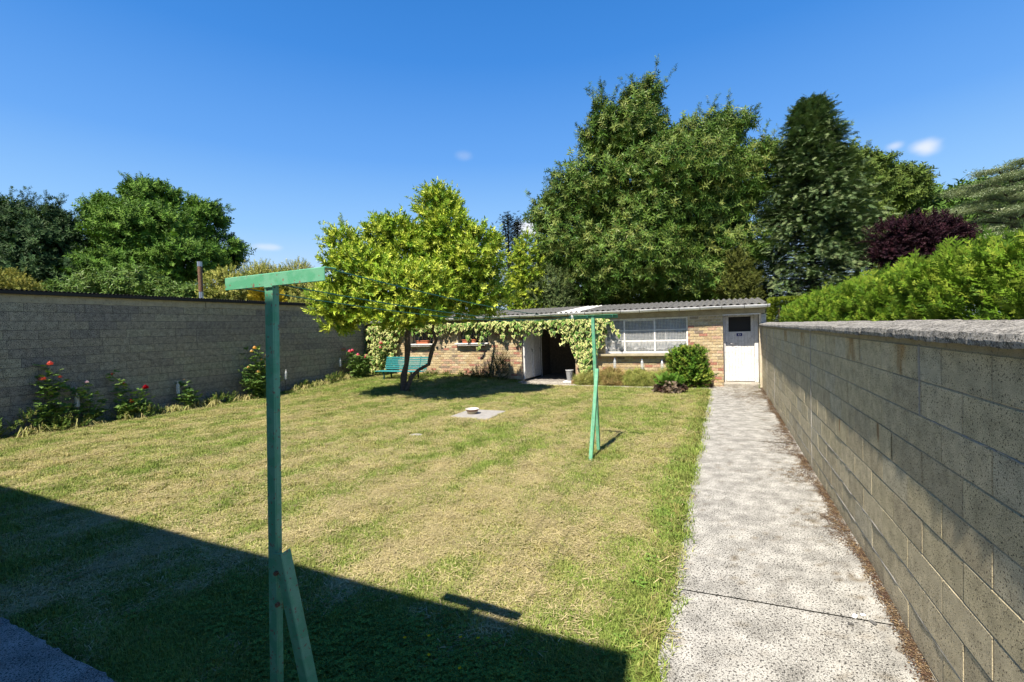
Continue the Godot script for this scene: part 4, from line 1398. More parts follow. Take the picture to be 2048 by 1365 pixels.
	for i in 3:
		g = Geo.new()
		g.box(Vector3.ZERO, Vector3(0.058, 0.2, 0.09), 0.006)
		meshes.append(g.mesh())
	var reds := [grained(lin(0.36, 0.15, 0.11), [M.brick[0].albedo_texture, M.brick[0].heightmap_texture], 1.7, 0.2), grained(lin(0.42, 0.20, 0.14), [M.brick[0].albedo_texture, M.brick[0].heightmap_texture], 1.7, 0.2), grained(lin(0.28, 0.12, 0.10), [M.brick[0].albedo_texture, M.brick[0].heightmap_texture], 1.7, 0.2)]
	for i in 66:
		var o := part(s, "brick", meshes[i % 3], reds[rng.randi() % 3])
		o.position = Vector3(-0.40 - i * 0.064, 0.035 + rng.randf_range(-0.008, 0.008), rng.randf_range(-0.006, 0.006))
	g = Geo.new()
	g.box(Vector3(-2.4, 0.03, -0.19), Vector3(4.2, 0.1, 0.26))
	part(s, "soil", g, mat(lin(0.10, 0.075, 0.05), 1.0))

# ---------------------------------------------------------------- plants
func twiggy(length: float, n: int, ll: float, lw: float, spread: float, droop: float, sd: int, vary := 0.25, warm := 0.0) -> ArrayMesh:
	# a twig along +Y with leaves in rough spirals
	rng.seed = sd
	var g := Geo.new()
	g.col = Color(0.35, 0.28, 0.2)
	g.tri(Vector3(-0.004, 0, 0), Vector3(0, length, 0), Vector3(0.004, 0, 0))
	for i in n:
		var f := (i + rng.randf()) / n
		var a := i * 2.4 + rng.randf_range(-0.4, 0.4)
		var out := Vector3(cos(a), 0, sin(a))
		var dir := (out * spread + Vector3.UP * (0.4 + 0.5 * f) + Vector3(rng.randfn(0, 0.2), rng.randfn(0, 0.2), rng.randfn(0, 0.2))).normalized()
		var up := (Vector3.UP - dir * dir.y + out * -0.3 + Vector3(rng.randfn(0, 0.25), rng.randfn(0, 0.25), rng.randfn(0, 0.25))).normalized()
		var b := 1.0 + rng.randf_range(-vary, vary)
		g.col = Color(b + warm * rng.randf(), b, b * rng.randf_range(0.8, 1.0))
		g.leaf(Vector3.UP * length * f, dir, up, ll * rng.randf_range(0.7, 1.2), lw * rng.randf_range(0.75, 1.15), droop)
	return g.mesh()

func frond(length: float, pairs: int, w: float, sd: int) -> ArrayMesh:
	# flat feathery spray of a cypress or thuja, along +Y in the XY plane
	rng.seed = sd
	var g := Geo.new()
	for i in pairs:
		var f := (i + 0.5) / pairs
		var y := length * f
		for s in [-1.0, 1.0]:
			var l := length * (0.55 - 0.42 * f) * rng.randf_range(0.75, 1.2)
			var d := Vector3(s * 0.72, 0.68, rng.randfn(0, 0.16)).normalized()
			var p := Vector3(0, y + rng.randf_range(-0.01, 0.01), rng.randfn(0, 0.004))
			var b := rng.randf_range(0.75, 1.25)
			g.col = Color(b, b, b * 0.95)
			for k in 3:
				var q := p + d * l * k * 0.3
				var ll := l * (0.45 - 0.08 * k)
				var dd := (d + Vector3(-s * 0.5 if k % 2 == 0 else s * 0.5, 0.5, rng.randfn(0, 0.15))).normalized()
				var side := Vector3(-dd.y, dd.x, 0).normalized() * w
				g.tri(q - side, q + dd * ll, q + side)
			var sd2 := Vector3(-d.y, d.x, 0).normalized() * w * 0.9
			g.tri(p - sd2, p + d * l, p + sd2)
	g.col = Color(1.05, 1.05, 0.9)
	g.tri(Vector3(-w, 0, 0), Vector3(0, length * 1.08, 0), Vector3(w, 0, 0))
	return g.mesh()

# sprigs spread through a crown made of ellipsoids, in clumps with gaps between
func crown_points(lobes: Array, n: int, clump: float, gap: float, sd: int, up := 0.4, grow := Vector2(0.8, 1.3), inner := 0.55, down := 0.0) -> Array:
	rng.seed = sd
	var f := noise(FastNoiseLite.TYPE_SIMPLEX_SMOOTH, 1.0 / clump, 1, sd)
	var total := 0.0
	var acc := []
	for l in lobes:
		total += pow(l[3] * l[4] * l[5], 0.6667)
		acc.append(total)
	var out := []
	var tries := 0
	while out.size() < n and tries < n * 6:
		tries += 1
		var r := rng.randf() * total
		var k := 0
		while acc[k] < r:
			k += 1
		var l: Array = lobes[k]
		var d := Vector3(rng.randfn(), rng.randfn(), rng.randfn()).normalized()
		var rad := pow(rng.randf(), 0.42) * (1.0 + 0.10 * rng.randfn())
		var rr := Vector3(l[3], l[4], l[5])
		var p := Vector3(l[0], l[1], l[2]) + d * rr * rad
		if f.get_noise_3dv(p) < gap:
			continue
		# the deep inside of neighbouring lobes stays thin
		var deep := false
		for m in lobes:
			var e := (p - Vector3(m[0], m[1], m[2])) / Vector3(m[3], m[4], m[5])
			if e.length() < inner:
				deep = true
				break
		if deep and rng.randf() < 0.72:
			continue
		var axis := (d * 0.75 + Vector3.UP * up + Vector3(rng.randfn(0, 0.35), rng.randfn(0, 0.3) - down, rng.randfn(0, 0.35))).normalized()
		var side := axis.cross(Vector3(rng.randfn(), rng.randfn(), rng.randfn())).normalized()
		var s := rng.randf_range(grow.x, grow.y)
		out.append(Transform3D(Basis(side, axis, side.cross(axis)).scaled_local(Vector3.ONE * s), p))
	return out

# leafy shoots that stand out of the crown's outline
func shoots(lobes: Array, n: int, length: float, sd: int, step: float, size := 0.9) -> Array:
	rng.seed = sd
	var out := []
	var made := 0
	var tries := 0
	while made < n and tries < n * 40:
		tries += 1
		var l: Array = lobes[rng.randi() % lobes.size()]
		var d := Vector3(rng.randfn(), rng.randfn() * 0.7 + 0.5, rng.randfn()).normalized()
		if d.y < -0.15:
			continue
		var p := Vector3(l[0], l[1], l[2]) + d * Vector3(l[3], l[4], l[5]) * 0.92
		var inside := false
		for m in lobes:
			if m != l and ((p - Vector3(m[0], m[1], m[2])) / Vector3(m[3], m[4], m[5])).length() < 1.05:
				inside = true
				break
		if inside:
			continue
		made += 1
		var dir := (d * Vector3(1.0, 0.5, 1.0) + Vector3.UP * 0.75).normalized()
		var len := length * rng.randf_range(0.4, 1.15)
		var k := 0.0
		while k < len:
			var f := k / len
			var q := p + dir * k + Vector3(rng.randfn(0, 0.07), rng.randfn(0, 0.05), rng.randfn(0, 0.07)) * (1.2 - 0.7 * f)
			var ax := (dir + Vector3(rng.randfn(0, 0.5), rng.randfn(0, 0.3), rng.randfn(0, 0.5))).normalized()
			var side := ax.cross(Vector3(rng.randfn(), rng.randfn(), rng.randfn())).normalized()
			out.append(Transform3D(Basis(side, ax, side.cross(ax)).scaled_local(Vector3.ONE * size * rng.randf_range(0.6, 1.1) * (1.0 - 0.35 * f)), q))
			k += step
	return out

func tints(n: int, pal: Array, vary := 0.2) -> Array:
	var out := []
	for i in n:
		var a: Color = pal[rng.randi() % pal.size()]
		var b: Color = pal[rng.randi() % pal.size()]
		out.append(a.lerp(b, rng.randf()) * rng.randf_range(1.0 - vary, 1.0 + vary))
	return out

func limbs(t: Node3D, base: Vector3, lobes: Array, r: float, fork: float, sd: int, twigs := 5) -> void:
	# trunk up to the fork, limbs to the lobes, branches through them
	rng.seed = sd
	var mid := Vector3.ZERO
	var low := 1e9
	for l in lobes:
		mid += Vector3(l[0], l[1], l[2]) / lobes.size()
		low = minf(low, l[1] - l[4])
	var top := Vector3(lerpf(base.x, mid.x, 0.5), base.y + fork, lerpf(base.z, mid.z, 0.5))
	var g := Geo.new()
	g.tube([base - Vector3.UP * 0.2, base.lerp(top, 0.3) + Vector3(0.05, 0, 0.02), base.lerp(top, 0.7), top, top.lerp(mid, 0.5), mid], [r * 1.35, r, r * 0.9, r * 0.8, r * 0.5, r * 0.25], 9, 0.06)
	part(t, "trunk", g, M.bark)
	for l in lobes:
		var c := Vector3(l[0], l[1], l[2])
		g = Geo.new()
		var start := top.lerp(mid, rng.randf() * 0.7)
		var m := start.lerp(c, 0.5) + Vector3(rng.randfn(0, 0.15), 0.2, rng.randfn(0, 0.15))
		g.tube([start, m, c], [r * 0.35, r * 0.25, r * 0.14], 6, 0.05)
		for k in twigs:
			var d := Vector3(rng.randfn(), rng.randfn() + 0.3, rng.randfn()).normalized()
			var e := c + d * Vector3(l[3], l[4], l[5]) * 0.85
			g.tube([c, c.lerp(e, 0.5) + Vector3(0, 0.08, 0), e], [r * 0.12, r * 0.08, r * 0.03], 4)
		part(t, "limb", g, M.twig)

func tree(called: String, label: String, category: String, base: Vector3, lobes: Array, n: int, mesh: Mesh, m: Material, pal: Array, sd: int, clump: float, gap: float, trunk: float, fork: float, group := "", up := 0.4, grow := Vector2(0.8, 1.3), down := 0.0, shoot := 0, shoot_length := 0.9) -> Node3D:
	var t := thing(called, label, category, base, 0, group)
	var own := []
	for l in lobes:
		own.append([l[0] - base.x, l[1] - base.y - 0.25, l[2] - base.z, l[3] * 0.94, l[4] * 0.92, l[5]])
	if trunk > 0.0:
		limbs(t, Vector3.ZERO, own, trunk, fork, sd)
	var xf := crown_points(own, n, clump, gap, sd, up, grow, 0.55, down)
	if shoot > 0:
		xf.append_array(shoots(own, shoot, shoot_length, sd + 7, 0.10))
		rng.seed = sd + 9
	many(t, "crown", mesh, m, xf, tints(xf.size(), pal))
	return t

func swell(lobes: Array, k: float) -> Array:
	var out := []
	for l in lobes:
		out.append([l[0], l[1], l[2], l[3] * k, l[4] * k, l[5] * k])
	return out

func filled(lobes: Array, floor_y: float) -> Array:
	# lobes carried down to the ground for a shrub
	var out := lobes.duplicate()
	for l in lobes:
		var y: float = l[1] - l[4] * 1.3
		while y > floor_y + 0.3:
			out.append([l[0], y, l[2], l[3] * 0.95, l[4], l[5] * 0.95])
			y -= l[4] * 1.5
	return out

func trees() -> void:
	var broad := twiggy(0.34, 16, 0.135, 0.056, 0.8, 0.7, 101, 0.3, 0.15)
	var small := twiggy(0.26, 16, 0.075, 0.034, 0.75, 0.05, 102, 0.2)
	var big := twiggy(0.5, 18, 0.17, 0.075, 0.9, 0.3, 103)
	var coarse := twiggy(0.7, 20, 0.24, 0.11, 0.9, 0.3, 104)
	var fine := twiggy(0.34, 26, 0.07, 0.022, 0.6, 0.2, 105)
	var spray := frond(0.42, 7, 0.020, 106)
	# golden tree on the lawn, two crooked stems
	var base := Vector3(-9.13, 0.07, -11.43)
	var t := thing("golden_tree", "yellow-green small tree with two crooked trunks on the lawn", "tree", base)
	var pa := [[-9.51, -0.13, -11.91], [-9.47, 0.51, -11.94], [-9.4, 0.88, -11.99], [-9.37, 1.18, -12.01], [-9.34, 1.45, -12.03], [-9.36, 1.84, -12.03], [-9.29, 2.15, -12.07], [-9.2, 3.2, -12.1], [-8.9, 4.6, -12.5], [-8.55, 6.2, -12.9]]
	var pb := [[-9.42, -0.10, -11.87], [-9.19, 0.45, -11.96], [-8.98, 0.68, -12.06], [-8.68, 0.85, -12.21], [-8.6, 1.16, -12.25], [-8.53, 1.43, -12.29], [-8.43, 1.62, -12.34], [-8.54, 1.92, -12.3], [-8.5, 2.21, -12.33], [-8.0, 3.0, -12.6], [-7.4, 3.9, -13.1]]
	for e in [[pa, 0.085], [pb, 0.058]]:
		var g := Geo.new()
		var pts := []
		var rad := []
		for i in e[0].size():
			var q: Array = e[0][i]
			var sc := 0.96 - 0.012 * maxf(0.0, i - 6.0)
			pts.append(Vector3(q[0] * sc, 1.9 + (q[1] - 1.9) * sc, q[2] * sc) - base)
			rad.append(e[1] * (1.25 if i == 0 else (1.0 + 0.12 * sin(i * 2.1)) * (1.0 if i < 7 else 0.7 - 0.12 * (i - 7))))
		g.tube(pts, rad, 9, 0.10)
		part(t, "trunk", g, M.bark)
	var own := []
	for l in GOLDEN:
		var k: float = 0.885 if l[2] > -12.7 else (0.85 if l[2] > -13.0 else 0.80)
		own.append([l[0] * k - base.x, 1.9 + (l[1] - (0.3 if l[1] > 5.0 else 0.05) - 1.9) * k - base.y, l[2] * k - base.z, l[3] * (0.92 if l[1] < 4.2 else 0.84), l[4] * 0.84, l[5] * 0.9])
	rng.seed = 7
	for l in own:
		var g := Geo.new()
		var c := Vector3(l[0], l[1], l[2])
		var start := Vector3(0.35, lerpf(1.9, 3.2, rng.randf()), 0.1)
		g.tube([start, start.lerp(c, 0.5) + Vector3(0, -0.1, 0), c], [0.05, 0.035, 0.02], 6, 0.05)
		for k in 7:
			var d := Vector3(rng.randfn(), rng.randfn() + 0.3, rng.randfn()).normalized()
			g.tube([c, c + d * Vector3(l[3], l[4], l[5]) * 0.9], [0.016, 0.005], 4)
		part(t, "limb", g, M.twig)
	var gold := twiggy(0.20, 13, 0.125, 0.048, 0.7, 0.0, 107, 0.25)
	var xf := crown_points(own + [[1.55, 2.75, 0.6, 0.75, 0.55, 0.6], [2.0, 3.4, 0.5, 0.6, 0.5, 0.5]], 7400, 0.38, -0.17, 201, 0.55, Vector2(0.75, 1.25))
	xf.append_array(shoots(own, 70, 0.45, 208, 0.07, 0.85))
	rng.seed = 209
	many(t, "crown", gold, M.gloss_leaf, xf, tints(xf.size(), [Color(0.42, 0.52, 0.06), Color(0.58, 0.64, 0.12), Color(0.27, 0.41, 0.045), Color(0.13, 0.25, 0.03)]))
	tree("golden_bush", "tall yellow-green bush rising behind the shed roof", "bush", Vector3(-8.0, 0, -18.85), filled(GOLDEN_BUSH, 2.2), 1500, gold, M.gloss_leaf, [Color(0.40, 0.47, 0.06), Color(0.22, 0.34, 0.04)], 202, 0.45, -0.2, 0.07, 2.5)
	# the big cherry behind the shed
	tree("cherry_tree", "very large dark green cherry tree with drooping leaves behind the shed", "tree", Vector3(-2.4, 0, -23.5), swell(CHERRY, 1.1) + [[-3.6, 7.0, -22.3, 3.0, 1.3, 2.0], [-0.6, 7.2, -24.0, 2.0, 1.3, 1.8]], 20000, broad, M.gloss_leaf, [Color(0.085, 0.16, 0.028), Color(0.14, 0.225, 0.05), Color(0.05, 0.11, 0.02), Color(0.20, 0.245, 0.07)], 203, 0.62, -0.12, 0.26, 3.0, "", 0.15, Vector2(0.75, 1.3), 0.25, 110, 1.0)
	# left of the picture, beyond the outbuilding
	tree("dark_cherry_tree", "dark bluish-green tree with upright shoots at far left", "tree", Vector3(-33.0, 0, -11.5), DARK_CHERRY, 4200, big, M.leaf, [Color(0.045, 0.095, 0.04), Color(0.085, 0.15, 0.06), Color(0.035, 0.07, 0.03)], 204, 1.0, -0.2, 0.22, 3.5, "", 0.4, Vector2(0.7, 1.2), 0.0, 60, 1.1)
	tree("walnut_tree", "broad rounded fresh green walnut tree beyond the outbuilding", "tree", Vector3(-28.8, 0, -15.0), WALNUT, 7500, big, M.leaf, [Color(0.10, 0.21, 0.032), Color(0.165, 0.29, 0.05), Color(0.06, 0.13, 0.022)], 205, 0.9, -0.08, 0.28, 3.5, "", 0.4, Vector2(0.7, 1.2), 0.0, 50, 0.6)
	tree("laurel_bush", "dense mid-green laurel bushes just over the outbuilding roof", "bush", Vector3(-24.5, 0, -12.0), filled(LAUREL, 2.6), 3400, broad, M.gloss_leaf, [Color(0.08, 0.15, 0.03), Color(0.13, 0.21, 0.05)], 206, 0.5, -0.3, 0.06, 2.0)
	tree("olive_bush", "olive-yellow bush at the far left above the roof edge", "bush", Vector3(-26.8, 0, -8.6), filled(OLIVE, 2.6), 1300, small, M.leaf, [Color(0.36, 0.34, 0.08), Color(0.22, 0.24, 0.06)], 207, 0.4, -0.25, 0.05, 2.0)
	tree("variegated_bush", "pale yellow variegated bush right of the flue pipe", "bush", Vector3(-19.8, 0, -13.0), filled(VARIEGATED, 2.6), 2300, small, M.leaf, [Color(0.54, 0.53, 0.17), Color(0.36, 0.38, 0.10), Color(0.17, 0.22, 0.05)], 208, 0.4, -0.2, 0.05, 2.0)
	tree("bamboo_clump", "feathery olive-green bamboo behind the near crossbar", "bamboo", Vector3(-21.0, 0, -16.7), filled(BAMBOO, 2.6), 5200, fine, M.leaf, [Color(0.34, 0.36, 0.09), Color(0.46, 0.44, 0.14), Color(0.22, 0.27, 0.06)], 209, 0.5, -0.2, 0.04, 2.0, "", 0.8, Vector2(0.8, 1.6))
	tree("golden_conifer", "small deep golden conifer under the near crossbar", "conifer", Vector3(-17.7, 0, -13.35), filled(GOLD_CONIFER, 2.6), 900, spray, M.needle, [Color(0.46, 0.36, 0.03), Color(0.34, 0.29, 0.03)], 210, 0.4, -0.3, 0.05, 1.5, "", 0.9, Vector2(0.5, 0.9))
	tree("pale_shrub", "light yellow-green shrub between the bamboo and golden tree", "bush", Vector3(-15.9, 0, -14.9), filled([[-16.3, 3.85, -14.9, 0.73, 0.46, 0.60], [-15.6, 3.7, -15.2, 0.62, 0.5, 0.5]], 2.4), 1500, small, M.leaf, [Color(0.46, 0.48, 0.13), Color(0.26, 0.32, 0.07)], 211, 0.4, -0.25, 0.05, 1.5)
	# behind the shed
	tree("understorey_bush", "dark row of bushes low behind the shed roof", "bush", Vector3(-3.2, 0, -23.0), filled(UNDER, 1.6), 4200, broad, M.leaf, [Color(0.05, 0.095, 0.025), Color(0.09, 0.14, 0.03)], 212, 0.6, -0.3, 0.0, 1.5)
	tree("grey_green_shrub", "soft grey-green shrub behind the shed left of the cherry", "bush", Vector3(-7.0, 0, -19.4), filled(GREY_SHRUB, 2.0), 2600, fine, M.leaf, [Color(0.11, 0.17, 0.06), Color(0.17, 0.22, 0.09)], 213, 0.5, -0.25, 0.06, 2.0)
	tree("olive_shrub", "olive-toned shrub between the cherry and tall conifer", "bush", Vector3(0.6, 0, -21.8), filled(OLIVE_SHRUB, 2.0), 1800, fine, M.leaf, [Color(0.14, 0.16, 0.035), Color(0.09, 0.11, 0.03)], 214, 0.5, -0.25, 0.06, 2.0)
	# right side
	tree("locust_tree", "light green airy tree just right of the tall conifer", "tree", Vector3(8.8, 0, -39.5), DECIDUOUS_A + [[8.6, 7.5, -39.5, 2.0, 1.5, 1.5]], 3000, coarse, M.leaf, [Color(0.11, 0.18, 0.04), Color(0.17, 0.23, 0.06)], 215, 1.1, -0.12, 0.2, 5.0, "leafy trees at the right", 0.4, Vector2(0.7, 1.2), 0.0, 40, 1.0)
	tree("locust_tree", "light green airy tree above the purple-leaved tree", "tree", Vector3(12.2, 0, -43.5), DECIDUOUS_B + [[12.2, 8.5, -43.4, 2.2, 1.4, 1.5]], 2400, coarse, M.leaf, [Color(0.10, 0.16, 0.035), Color(0.15, 0.21, 0.05)], 216, 1.1, -0.12, 0.2, 5.0, "leafy trees at the right")
	tree("far_green_tree", "fresh green distant tree behind the grey-green cedar", "tree", Vector3(24.0, 0, -60.0), FAR_GREEN + [[24.0, 8.0, -60.0, 6.0, 3.0, 3.0]], 3200, coarse, M.leaf, [Color(0.10, 0.19, 0.04), Color(0.13, 0.22, 0.06)], 217, 2.0, -0.15, 0.35, 5.0, "", 0.4, Vector2(1.5, 2.4))
	tree("purple_plum_tree", "dark purple-leaved plum tree above the hedge", "tree", Vector3(6.1, 0, -19.5), PLUM + [[5.6, 3.2, -19.2, 1.0, 0.7, 0.8], [6.6, 3.2, -19.6, 1.0, 0.7, 0.8]], 5200, small, M.leaf, [Color(0.030, 0.012, 0.020), Color(0.050, 0.018, 0.028), Color(0.020, 0.010, 0.016)], 218, 0.5, -0.25, 0.12, 2.0)
	conifers()

func conifers() -> void:
	# big cypress: tiers of drooping sprays round a leader
	var spray := frond(0.32, 9, 0.010, 111)
	rng.seed = 301
	for e in [[Vector3(3.75, 0, -24.6), 11.9, 3.9, 36000, "cypress_tree", "tall dark conical cypress right of the big cherry", [Color(0.13, 0.205, 0.085), Color(0.17, 0.24, 0.105), Color(0.09, 0.15, 0.065), Color(0.22, 0.28, 0.13)], 1.15],
			[Vector3(-12.8, 0, -27.4), 9.75, 1.1, 2400, "spruce_tree", "slim dark spruce tip left of the cherry, taller of the pair", [Color(0.03, 0.05, 0.035), Color(0.05, 0.07, 0.05)], 0.9],
			[Vector3(-12.2, 0, -27.6), 9.4, 1.0, 2400, "spruce_tree", "slim dark spruce tip nearer the cherry, shorter of the pair", [Color(0.04, 0.055, 0.04), Color(0.06, 0.075, 0.05)], 0.9],
			[Vector3(-14.9, 0, -22.0), 10.3, 1.5, 3000, "spruce_tree", "dark spruce showing through the top of the golden tree", [Color(0.03, 0.06, 0.035), Color(0.05, 0.08, 0.05)], 0.9]]:
		var base: Vector3 = e[0]
		var t := thing(e[4], e[5], "conifer", base, 0, "dark spruces behind the shed" if e[4] == "spruce_tree" else "")
		var H: float = e[1]
		var g := Geo.new()
		g.tube([Vector3(0, -0.2, 0), Vector3(0, H * 0.4, 0), Vector3(0.05, H * 0.96, 0)], [0.2, 0.13, 0.02], 8)
		part(t, "trunk", g, M.bark)
		# branches: [angle, height, length]
		var br := []
		var nb_ := int(80 + e[3] / 90.0)
		for i in nb_:
			var f := pow(float(i) / nb_, 0.85)
			var env: float = e[2] * pow(1.0 - f, 0.74) * (0.6 + 0.52 * rng.randf()) + 0.12
			br.append([i * 2.39996 + rng.randf_range(-0.3, 0.3), lerpf(0.9, H - 0.3, f), env])
		var xf := []
		for i in e[3]:
			var b: Array = br[rng.randi() % br.size()]
			var r := pow(rng.randf(), 0.55)
			var out := Vector3(cos(b[0]), 0, sin(b[0]))
			var p: Vector3 = out * b[2] * r + Vector3.UP * (b[1] + 0.35 * b[2] * r - 0.30 * b[2] * r * r)
			p += Vector3(rng.randfn(0, 0.16), rng.randfn(0, 0.14), rng.randfn(0, 0.16)) * (0.6 + 0.6 * r)
			var ax := (out * 0.9 + Vector3.UP * (0.25 - 0.8 * rng.randf()) + Vector3(rng.randfn(0, 0.4), rng.randfn(0, 0.25), rng.randfn(0, 0.4))).normalized()
			if b[1] > H - 1.4:
				ax = (ax + Vector3.UP * 0.35).normalized()
			var side := ax.cross(Vector3(rng.randfn(0, 0.4), 1.0, rng.randfn(0, 0.4))).normalized()
			xf.append(Transform3D(Basis(side, ax, side.cross(ax)).scaled_local(Vector3.ONE * rng.randf_range(0.5, 1.0) * e[7]), p))
		many(t, "crown", spray, M.needle, xf, tints(xf.size(), e[6]))
		g = Geo.new()
		for b in br:
			var out := Vector3(cos(b[0]), 0.1, sin(b[0]))
			g.tube([Vector3(0, b[1], 0), Vector3(0, b[1], 0) + out * b[2] * 0.8], [0.03, 0.01], 4)
		part(t, "branches", g, M.twig, true)
	# cedar with flat grey-green plates
	rng.seed = 302
	var base := Vector3(16.2, 0, -38.5)
	var c := thing("cedar_tree", "grey-green cedar with flat spreading layers at far right", "conifer", base)
	var g := Geo.new()
	g.tube([Vector3(0, -0.2, 0), Vector3(0.2, 5, 0), Vector3(0, 10.8, 0)], [0.4, 0.3, 0.06], 9)
	part(c, "trunk", g, M.bark)
	var tuft := Geo.new()
	for i in 34:
		var a := rng.randf() * TAU
		var p := Vector3(rng.randf_range(-0.35, 0.35), rng.randf_range(-0.03, 0.04), rng.randf_range(-0.35, 0.35))
		var d := Vector3(cos(a), rng.randf_range(0.0, 0.6), sin(a)).normalized() * rng.randf_range(0.09, 0.17)
		var w := d.cross(Vector3.UP).normalized() * 0.018
		var b := rng.randf_range(0.75, 1.25)
		tuft.col = Color(b, b, b)
		tuft.tri(p - w, p + d, p + w)
	var xf := []
	var gb := Geo.new()
	for i in 46:
		var a := i * 2.39996 + rng.randf_range(-0.3, 0.3)
		var y := lerpf(2.5, 11.0, pow(i / 46.0, 0.9))
		var len := lerpf(7.0, 1.6, pow(y / 11.2, 3.0)) * rng.randf_range(0.75, 1.1)
		var out := Vector3(cos(a), 0, sin(a))
		var lat := Vector3(-sin(a), 0, cos(a))
		gb.tube([Vector3(0, y - 0.5, 0), out * len * 0.5 + Vector3.UP * (y + 0.1), out * len + Vector3.UP * y], [0.08, 0.05, 0.015], 5)
		for k in int(40 + len * 26):
			var r := pow(rng.randf(), 0.6)
			var half := len * 0.30 * (1.05 - absf(r - 0.55))
			var q := out * len * r + lat * rng.randf_range(-1.0, 1.0) * half
			q.y = y + 0.25 * r - 0.28 * r * r * (1.0 + rng.randf()) + rng.randfn(0, 0.07)
			var tilt := Basis(Vector3.UP, rng.randf() * TAU) * Basis(Vector3.RIGHT, rng.randfn(0, 0.15))
			xf.append(Transform3D(tilt.scaled_local(Vector3.ONE * rng.randf_range(0.7, 1.3)), q))
	many(c, "crown", tuft.mesh(), M.needle, xf, tints(xf.size(), [Color(0.36, 0.43, 0.27), Color(0.48, 0.53, 0.34), Color(0.24, 0.31, 0.19)]))
	part(c, "branches", gb, M.twig, true)

func hedges() -> void:
	# thuja hedge above the path wall
	var spray := frond(0.12, 9, 0.0036, 121)
	rng.seed = 303
	var h := thing("thuja_hedge", "bright green feathery thuja hedge rising above the garden wall", "hedge", Vector3(2.1, 0, -6.0))
	var xf := []
	var cs := []
	var pal := [Color(0.115, 0.23, 0.018), Color(0.165, 0.295, 0.026), Color(0.07, 0.15, 0.016), Color(0.26, 0.345, 0.042)]
	for i in 74000:
		var z := rng.randf_range(-7.6, 7.5) if rng.randf() < 0.5 else rng.randf_range(-0.5, 7.2) * -1.0 + 1.0
		var zz := -6.0 + z
		var top := 2.25 + 0.04 * na.get_noise_2d(zz * 9.0, 4.0) + 0.04 * nb.get_noise_2d(zz * 24.0, 9.0)
		var face := -0.66 + 0.10 * na.get_noise_2d(zz * 8.0, 60.0)
		var p := Vector3()
		var out := Vector3()
		if rng.randf() < 0.6:
			var y := rng.randf_range(1.2, top)
			var f := face + 0.09 * nb.get_noise_2d(zz * 30.0, y * 30.0) + 0.22 * pow(clampf((y - 1.9) / 0.5, 0, 1), 2.0)
			p = Vector3(f + absf(rng.randfn(0, 0.05)), y, z)
			out = Vector3(-0.8, 0.75, rng.randfn(0, 0.35))
		else:
			var x := rng.randf_range(face + 0.15, 0.7)
			p = Vector3(x, top + 0.04 * rng.randfn() - absf(rng.randfn(0, 0.03)) + 0.10 * ss(0.0, 0.6, x + 0.5), z)
			out = Vector3(rng.randfn(-0.15, 0.3), 1.3, rng.randfn(0, 0.3))
		var ax := out.normalized()
		var side := ax.cross(Vector3(rng.randfn(), rng.randfn(), rng.randfn())).normalized()
		var s := rng.randf_range(0.55, 1.15)
		if rng.randf() < 0.06 and out.y > 1.2:
			s *= rng.randf_range(1.4, 2.3)
			ax = (Vector3.UP + ax * 0.35).normalized()
			side = ax.cross(Vector3(rng.randfn(), rng.randfn(), rng.randfn())).normalized()
		xf.append(Transform3D(Basis(side, ax, side.cross(ax)).scaled_local(Vector3.ONE * s), p))
		cs.append(pal[rng.randi() % 4].lerp(pal[rng.randi() % 4], rng.randf()) * rng.randf_range(0.8, 1.2))
	many(h, "foliage", spray, M.needle, xf, cs)
	for i in 16:
		var g := Geo.new()
		var z := -7.3 + i * 0.95
		g.tube([Vector3(0.1, -0.1, z), Vector3(0.1, 1.2, z + 0.05), Vector3(0.1, 2.1, z)], [0.06, 0.04, 0.02], 6)
		for k in 14:
			var y := 0.9 + k * 0.095
			var a := k * 2.4
			g.tube([Vector3(0.1, y, z), Vector3(0.1 + cos(a) * 0.5, y + 0.15, z + sin(a) * 0.4)], [0.012, 0.005], 4)
		part(h, "stem", g, M.twig)
	# clipped hedge beyond the shed end
	rng.seed = 304
	h = thing("clipped_hedge", "neatly clipped yellow-green hedge just right of the shed roof", "hedge", Vector3(2.9, 0, -16.4))
	xf = []
	cs = []
	for i in 8000:
		var p := Vector3()
		var out := Vector3()
		var k := rng.randf()
		if k < 0.55:
			p = Vector3(rng.randf_range(-1.55, 1.8), rng.randf_range(1.1, 2.58), 0.5 - absf(rng.randfn(0, 0.05)))
			out = Vector3(rng.randfn(0, 0.3), 0.5, 0.9)
		elif k < 0.8:
			p = Vector3(rng.randf_range(-1.55, 1.8), 2.58 - absf(rng.randfn(0, 0.03)), rng.randf_range(-0.5, 0.5))
			out = Vector3(rng.randfn(0, 0.3), 1.0, rng.randfn(0, 0.3))
		else:
			p = Vector3(-1.55 + absf(rng.randfn(0, 0.05)), rng.randf_range(1.1, 2.58), rng.randf_range(-0.5, 0.5))
			out = Vector3(-0.9, 0.5, rng.randfn(0, 0.3))
		var ax := out.normalized()
		var side := ax.cross(Vector3(rng.randfn(), rng.randfn(), rng.randfn())).normalized()
		xf.append(Transform3D(Basis(side, ax, side.cross(ax)).scaled_local(Vector3.ONE * rng.randf_range(0.5, 0.85)), p))
		cs.append(Color(0.24, 0.30, 0.03).lerp(Color(0.13, 0.20, 0.02), rng.randf()) * rng.randf_range(0.8, 1.2))
	many(h, "foliage", spray, M.needle, xf, cs)
	for i in 5:
		var g := Geo.new()
		g.tube([Vector3(-1.3 + i * 0.7, -0.1, 0), Vector3(-1.3 + i * 0.7, 2.3, 0)], [0.06, 0.02], 6)
		part(h, "stem", g, M.twig)

